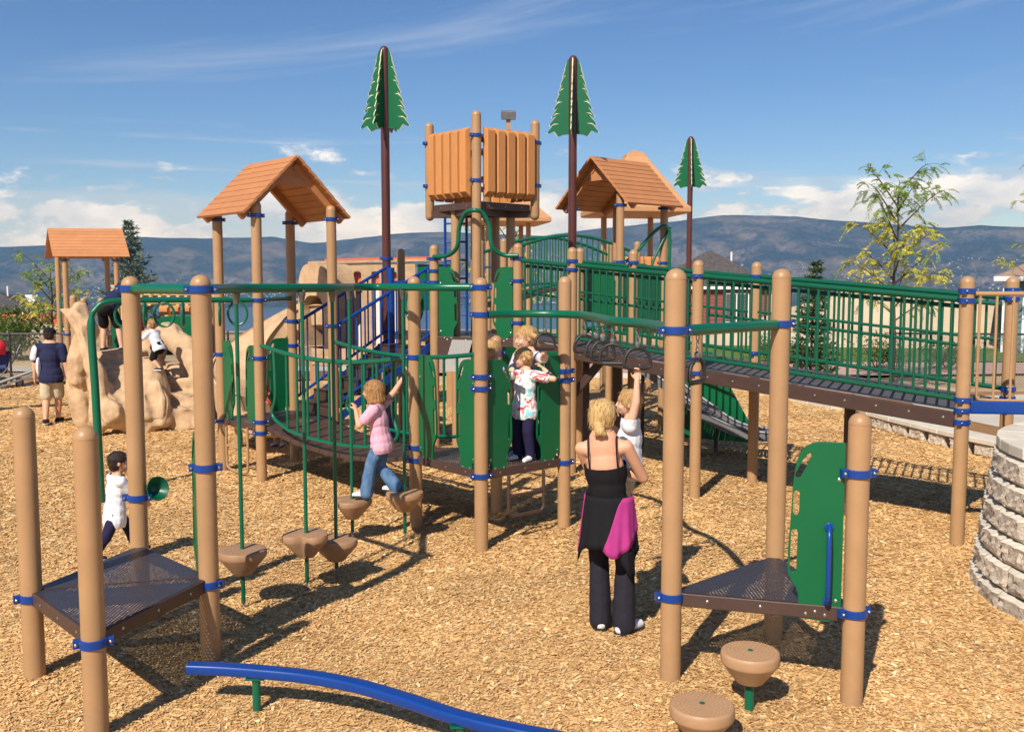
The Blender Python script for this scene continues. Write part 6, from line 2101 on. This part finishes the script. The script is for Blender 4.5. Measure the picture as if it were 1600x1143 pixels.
    if style != 'none':
        hm.ell(hp(0, -.095, .125), (hh * .415, hh * .455, hh * .405), Hm, 18, 12)
        hm.ell(hp(0, -.17, -.08), (hh * .385, hh * .345, hh * .34), Hm, 16, 10)
        if style == 'bob':
            for a in np.linspace(R(35), R(325), 15):
                x, y = math.sin(a), math.cos(a)
                hm.caps(hp(.36 * x, .36 * y - .09, .12), hp(.43 * x, .40 * y - .11, -.48 - .05 * abs(x)), hh * .11, hh * .075, 8)
            for x in (-.22, -.08, .08, .22): hm.caps(hp(x, .22, .36), hp(x * 1.15, .385 - abs(x) * .25, .13), hh * .07, hh * .035, 8)
        elif style == 'bun':
            hm.ell(hp(0, -.20, -.02), (hh * .42, hh * .36, hh * .42), Hm)
            hm.caps(hp(0, -.42, -.30), hp(.06, -.50, -.46), hh * .16, hh * .17); hm.caps(hp(.06, -.52, -.46), hp(.17, -.46, -.55), hh * .13, hh * .10); hm.caps(hp(.02, -.5, -.5), hp(-.10, -.46, -.62), hh * .10, hh * .05)
        elif style == 'pigtail':
            for sg in (1, -1):
                hm.caps(hp(sg * .36, -.15, .12), hp(sg * .52, -.25, .02), hh * .10, hh * .13); hm.caps(hp(sg * .52, -.25, .02), hp(sg * .50, -.32, -.22), hh * .13, hh * .05)
            hm.caps(hp(0, .22, .36), hp(.12, .36, .16), hh * .07, hh * .04, 8); hm.caps(hp(0, .22, .36), hp(-.14, .36, .16), hh * .07, hh * .04, 8)
        elif style == 'bowl':
            hm.ell(hp(0, -.09, .05), (hh * .43, hh * .46, hh * .36), Hm)
            for x in (-.24, -.12, 0, .12, .24): hm.caps(hp(x, .2, .36), hp(x * 1.2, .37 - abs(x) * .3, .12), hh * .075, hh * .04, 8)
        if cap_hat is None or True:
            me = remesh(hm, max(.005, vox * .9), 2, lambda p: .0035 * noise.noise(V(p.x * 60, p.y * 60, p.z * 9)) + .004 * noise.noise(p * 20), 'hair')
            ho = link('hair', me, hair, t)
            rs = random.Random(int(h * 1000)); sm_ = MB(); nv = len(me.vertices)
            tail = hp(0, -.42, -.30)
            for _ in range(260 if vox < .0095 else 60):              # loose strands over the moulded mass
                v = me.vertices[rs.randrange(nv)]; p = v.co.copy(); nn_ = v.normal.copy(); pts_ = [p - nn_ * .002]
                for k_ in range(4):
                    g_ = (tail - p).normalized() if style == 'bun' and (p - tail).length > .03 else V(0, 0, -1)
                    g_ = g_ - nn_ * g_.dot(nn_)
                    if g_.length < .05: break
                    p = p + g_.normalized() * (hh * .07) + V(rs.gauss(0, .0008), rs.gauss(0, .0008), 0) - nn_ * .0004
                    pts_.append(p.copy())
                if len(pts_) > 2: sm_.tube(pts_, [.0013] * (len(pts_) - 1) + [.0006], 3)
            if sm_.v: sm_.build('hair_strands', hair, ho, kind='stuff')
    if style == 'bun': MB().tube([hp(.02 + .115 * math.cos(a), -.42, -.33 + .115 * math.sin(a)) for a in np.linspace(0, 2 * math.pi, 14, endpoint=False)], hh * .03, 6, True).build('hair_tie', 'hair_tie', t)
    if cap_hat:
        c = MB().ell(hp(0, -.06, .20), (hh * .43, hh * .48, hh * .36), Hm, 18, 10)
        c.prism(rounded([(-.30 * hh, 0), (-.26 * hh, .34 * hh), (.26 * hh, .34 * hh), (.30 * hh, 0)], [.01, .06, .06, .01]), .012, hp(0, .34, .17), Hm @ V(1, 0, 0), Hm @ V(0, 1, -.15).normalized())
        me = clip_mesh(c.mesh('cap'), [(hp(0, 0, .10), Hm @ V(0, 0, -1))]); link('cap', me, cap_hat, t)
    # ---- clothes
    wr = lambda p: .0035 * noise.noise(V(p.x * 10 + p.z * 4, p.y * 10, p.z * 8 - p.x * 4)) + .0022 * abs(noise.noise(V(p.x * 22, p.y * 22 + p.z * 9, p.z * 16))) + .0008 * noise.noise(p * 50)
    c = MB(); torso(c, .015)
    c.ell(pel - up * (h * (.02 + hem * .6)), (h * .104 * k + .016, h * .076 * k + .016, h * (.085 + hem * .6)), M)
    for i in (0, 1):
        if sleeve > 0: c.caps(S[i] + up * h * .004, S[i].lerp(E_[i], min(1, sleeve)), h * .038 * k + .008, h * .036 * k + .008)
        if sleeve > 1: c.caps(E_[i], E_[i].lerp(Wr[i], sleeve - 1), h * .034 * k, h * .026 * k)
    me = remesh(c, vox, 3, wr, 'shirt')
    planes = [(pel - up * (h * (.055 + hem)), -up)]
    if bare: planes.append((pel + up * (tl * .70) , (up + fw * -.18).normalized()))
    elif sleeve > 0:
        for i in (0, 1):
            pass
        planes.append((nk + up * h * .002 - fw * .0, up))
    link('shirt', clip_mesh(me, planes), top, t)
    if bare:
        for sg in (1, -1):
            a = chest + rt * (sg * sw * .62)
            MB().tube(smooth_path([a - fw * h * .050 * k - up * (tl * .33), a - fw * h * .052 * k - up * h * .04, a - fw * h * .03 + up * h * .022, a + fw * h * .03 + up * h * .012, a + fw * h * .062 - up * h * .06, a + fw * h * .066 - up * h * .10], 5), .0055, 6).build('strap', top, t)
    c = MB()
    c.ell(pel - Z * h * .012, (h * .100 * k + .003, h * .072 * k + .003, h * .088), M)
    if lean > .3: c.ell(pel, (h * .103 * k + .006, h * .08 * k + .006, h * .132), M)
    for i, sg in enumerate((1, -1)):
        c.caps(HP[i], KN[i] if leg > .5 else HP[i].lerp(KN[i], leg * 2), h * .053 * k + .003, h * (.039 * k) * (1.0 if leg > .5 else 1.35) + .008)
        if leg > .5:
            m_ = KN[i].lerp(AN[i], .5)
            c.caps(KN[i], m_, h * .039 * k + .007, h * .036 * k * (1 + (flare - 1) * .5) + .006); c.caps(m_, AN[i].lerp(KN[i], 1 - min(1, (leg - .5) * 2)) - Z * ank * (.35 if leg >= 1 else 0), h * .036 * k * (1 + (flare - 1) * .5) + .006, h * .031 * k * flare + .006)
    me = remesh(c, vox, 3, lambda p: .0045 * noise.noise(V(p.x * 10, p.y * 10, p.z * 13)) + .0025 * abs(noise.noise(V(p.x * 18 + p.z * 9, p.y * 18, p.z * 15))), 'trousers' if leg > .5 else 'shorts')
    link('trousers' if leg > .5 else 'shorts', me, bottom, t)
    if shoes:
        for i in (0, 1):
            fd = V(*foot_dir[i]).normalized(); s_ = MB(); a = AN[i] - Z * ank
            s_.caps(a - fd * h * .022 + Z * h * .022, a + fd * h * .03 + Z * h * .024, h * .028 * k, h * .028 * k); s_.caps(a + fd * h * .03 + Z * h * .02, a + fd * h * .098 + Z * h * .016, h * .027 * k, h * .022 * k)
            me = clip_mesh(remesh(s_, vox, 2, None, 'shoe'), [(a + Z * .004, (0, 0, -1))]); o = link('shoe', me, shoes, t)
            MB().prism([( x * h, y * h) for x, y in rounded([(-.030, -.045), (.030, -.045), (.030, .115), (-.028, .115)], .026)], .014, a + Z * .006, fd.cross(Z), fd).build('sole', 'white_paint' if shoes == 'shoe_black' else 'rubber', o)
    return t, dict(pel=pel, chest=chest, S=S, fw=fw, rt=rt, up=up, HP=HP, KN=KN, h=h, k=k, M=M, L=L)

# 1. woman with crossed arms
t, q = person('woman in black camisole with crossed arms, magenta jacket round her waist, seen from behind', (.70, 6.68, 0), R(-14), 1.665, child=False, roll=R(-4.5), lean=R(-2), pelvis=(-.015, 0, 0), head=(R(-12), R(-6), R(-4)),
              hands=((.0, .19, 1.14), (.07, .20, 1.12)), elbows=((1.0, -.25, -.45), (-.12, .5, -1)), feet=((.105, -.02, 0), (-.075, .05, 0)), top='black_cloth', sleeve=0, hem=.02, bare=True, bottom='dark_pants', flare=1.5, shoes='shoe_white',
              hair='hair_blonde', style='bun', vox=.007, curl=(.5, .5), foot_dir=((.55, .8, 0), (-.2, 1, 0)), fat=.96)
# jacket tied round the waist: a flaring wrap with a lower, pointed hem on the right
def wrap(hem, r_out, a0, a1, name, m, th=.006, lift=0.0, slant=0.0):
    pel = q['pel']; n = 44; rows = 9; vs, fs = [], []
    for j in range(rows + 1):
        f = j / rows
        for i in range(n + 1):
            aa = a0 - slant * f ** .6; a = aa + (a1 - aa) * i / n
            z = pel.z + .13 - f * hem(a)
            g0 = (pel.z + .13 - z) / .45; rx = .160 + .050 * g0 + lift; ry = .126 + .066 * g0 + lift
            g = (pel.z + .13 - z) / .5; rip = .012 * g * math.sin(a * 9 + 1.3) + .006 * g * math.sin(a * 17 + g * 3)
            vs.append(V(pel.x + (rx + rip) * math.cos(a), pel.y + (ry + rip) * math.sin(a) - .006, z))
    for j in range(rows):
        for i in range(n): fs.append((j * (n + 1) + i, (j + 1) * (n + 1) + i, (j + 1) * (n + 1) + i + 1, j * (n + 1) + i + 1))
    o = MB().add(vs, fs, True).build(name, m, t)
    sd = o.modifiers.new('s', 'SOLIDIFY'); sd.thickness = th; sd.offset = 1
    return o
def bump_(a, c, w): return math.exp(-((((a - c + math.pi) % (2 * math.pi)) - math.pi) / w) ** 2)
# angles: -90 deg is the side towards the camera, 0 deg the right hip
wrap(lambda a: .36 + .20 * bump_(a, R(-35), .38) + .12 * bump_(a, R(-168), .3), .2, R(-215), R(20), 'waist_jacket', 'black_cloth')
wrap(lambda a: .16 + .25 * min(1, max(0, (R(14) - a) / R(80))) ** .7 - .05 * bump_(a, R(-95), .2), .2, R(-48), R(14), 'magenta_lining', 'magenta', .005, .0095, R(45))
wrap(lambda a: .37 + .07 * bump_(a, R(-178), .2), .2, R(-192), R(-160), 'magenta_lining', 'magenta', .005, .0075)

# 2. boy hanging from the ring
person('blonde boy in white polo shirt hanging by one hand from a ring', (.885, 7.12, .60), R(82), 1.12, hands=((.02, .20, .68), ('w', .915, 6.99, 1.785)), elbows=((.6, -.2, -.8), (-.5, -.6, .2)), feet=((.07, .03, .0), (-.07, .06, .02)),
       head=(R(4), R(2), R(-4)), roll=R(3), top='white_tee', sleeve=.6, hem=.03, bottom='khaki', leg=.42, hair='hair_sandy', style='bowl', vox=.0055, curl=(.3, .62), palms=(None, (-1, .3, 0)), foot_dir=((.1, .8, -.4), (-.1, .8, -.4)), skin='skin_pale')
# 3. girl in pink on the pods
person('girl in pink tee and jeans stepping between two hanging pods', (-1.265, 9.20, .40), R(84), 1.17, lean=R(7), pelvis=(0, .0, .015), head=(R(6), R(-6), 0), hands=(('w', -1.0, 9.50, 1.66), ('w', -1.50, 9.16, 1.27)), elbows=((.4, -.8, -.5), (-.5, .2, -1)),
       feet=(('w', -1.13, 9.22, .477), ('w', -1.42, 9.17, .398)), top='pink_tee', sleeve=.62, hem=.035, bottom='denim', flare=1.5, hair='hair_honey', style='bob', vox=.0055, curl=(.35, .62), palms=((.2, .8, .2), (.5, .7, 0)), foot_dir=((.1, 1, 0), (-.05, 1, 0)))
# 4. younger girl at the front of the platform
person('small fair-haired girl in aqua printed tee and navy trousers at the front of the platform', (.125, 9.37, .753), R(140), 1.13, head=(R(-38), R(-4), 0), hands=(('w', -.03, 9.13, 1.66), ('w', .31, 9.33, 1.66)), elbows=((.9, -.2, -.4), (-.9, -.3, -.2)),
       top='print_tee', sleeve=.6, hem=.05, bottom='navy_pants', hair='hair_sandy', style='pigtail', vox=.0058, feet=((.07, .02, 0), (-.07, -.01, 0)), curl=(.5, .5), skin='skin_pale')
# 5. taller girl behind her
person('taller blonde girl in white printed tee behind the smaller girl on the platform', (.17, 9.62, .753), R(135), 1.335, head=(R(-22), R(-8), R(3)), hands=((.17, .12, .62), ('w', .32, 9.06, 1.83)), elbows=((.9, -.3, -.4), (-.9, -.2, -.6)),
       top='grey_print', sleeve=.65, hem=.04, bottom='dark_denim', flare=1.3, hair='hair_sandy', style='pigtail', vox=.0062, feet=((.08, .02, 0), (-.08, -.02, 0)), curl=(.3, .6), skin='skin_pale')
# 6. child half hidden by the middle post
person('blonde child in striped tee half hidden behind the middle post', (-.215, 9.62, .753), R(-40), 1.19, head=(R(-15), 0, 0), hands=((.16, .16, .62), (-.15, .2, .68)), top='stripe_tee', sleeve=.6, hem=.03, bottom='dark_denim', hair='hair_sandy', style='short', vox=.007, skin='skin_pale')
# 7. boy walking on the left
person('dark-haired boy in untucked white shirt walking behind the near left platform', (-3.50, 8.32, 0), R(-48), .99, lean=R(5), hands=((.06, .24, .52), (-.06, .24, .55)), elbows=((1, -.5, -.3), (-1, -.5, -.3)), feet=((.05, -.24, .03), (-.05, .24, 0)), head=(R(-22), R(-4), 0),
       top='white_tee', sleeve=.8, hem=.085, bottom='navy_pants', flare=1.25, shoes='shoe_black', hair='hair_dark', style='short', vox=.0058)
# 8. man with cap
person('man in black cap, navy polo and khaki shorts walking away past the rock climber', (-8.2, 17.0, 0), R(12), 1.70, child=False, hands=((.27, .02, .80), (-.29, .06, .80)), elbows=((.8, -.6, 0), (-.8, -.6, 0)), feet=((.06, .14, 0), (-.08, -.16, .02)), head=(R(-25), 0, 0),
       top='navy', sleeve=.72, hem=.03, bottom='khaki', leg=.46, shoes='shoe_black', hair='hair_dark', style='short', cap_hat='black_cloth', vox=.0095, fat=1.12)
# white side stripe of the polo is part of the shirt
_man = [o for o in bpy.data.objects if o.get('label', '').startswith('man in black cap')][0]
MB().caps(V(-.225, -.02, 1.34), V(-.27, -.02, 1.18), .066, .064).build('white_sleeve', 'white_tee', _man)
MB().ell(V(-.185, -.045, 1.02), (.045, .10, .17)).build('white_side_stripe', 'white_tee', _man)
# 9. boy climbing the rock
person('small boy in white tee and black shorts climbing the rock steps', (-6.13, 16.5, 1.0), R(62), .98, lean=R(28), pelvis=(0, -.06, -.07), hands=((.14, .30, .42), (-.16, .30, .40)), elbows=((1, -.3, .1), (-1, -.3, .1)), feet=((.06, .10, .12), (-.06, -.14, 0)), head=(R(20), R(8), 0),
       top='white_tee', sleeve=.6, hem=.02, bottom='black_cloth', leg=.46, shoes='shoe_black', hair='hair_honey', style='short', vox=.008)
# 10. woman bending over at the top of the rock
person('woman in navy top and shorts bending over on the rock platform', (-7.27, 17.35, 1.25), R(-6), 1.62, child=False, lean=R(62), pelvis=(0, -.10, -.02), hands=((.14, .50, .42), (-.12, .52, .45)), elbows=((.8, .2, -.2), (-.8, .2, -.2)), feet=((.20, .02, 0), (-.17, .05, 0)), head=(0, R(-45), 0),
       top='navy', sleeve=.6, hem=.0, bottom='black_cloth', leg=.42, shoes='shoe_black', hair='hair_dark', style='bun', vox=.0095, skin='skin_pale')
# 11. toddler in front of her
person('toddler in red top in front of the bending woman', (-7.02, 18.05, 1.225), R(200), .84, hands=((.12, .15, .40), (-.12, .14, .42)), top='red_tee', sleeve=1.6, hem=.03, bottom='dark_denim', hair='hair_sandy', style='short', vox=.009, skin='skin_pale')
# 12. child under the tower
person('child in pinkish-red top standing beyond the gable tower panel', (-3.62, 14.75, 0), R(170), 1.05, top='print_red', sleeve=.6, hem=.05, bottom='pink_tee', leg=.46, hair='hair_honey', style='bob', vox=.009)
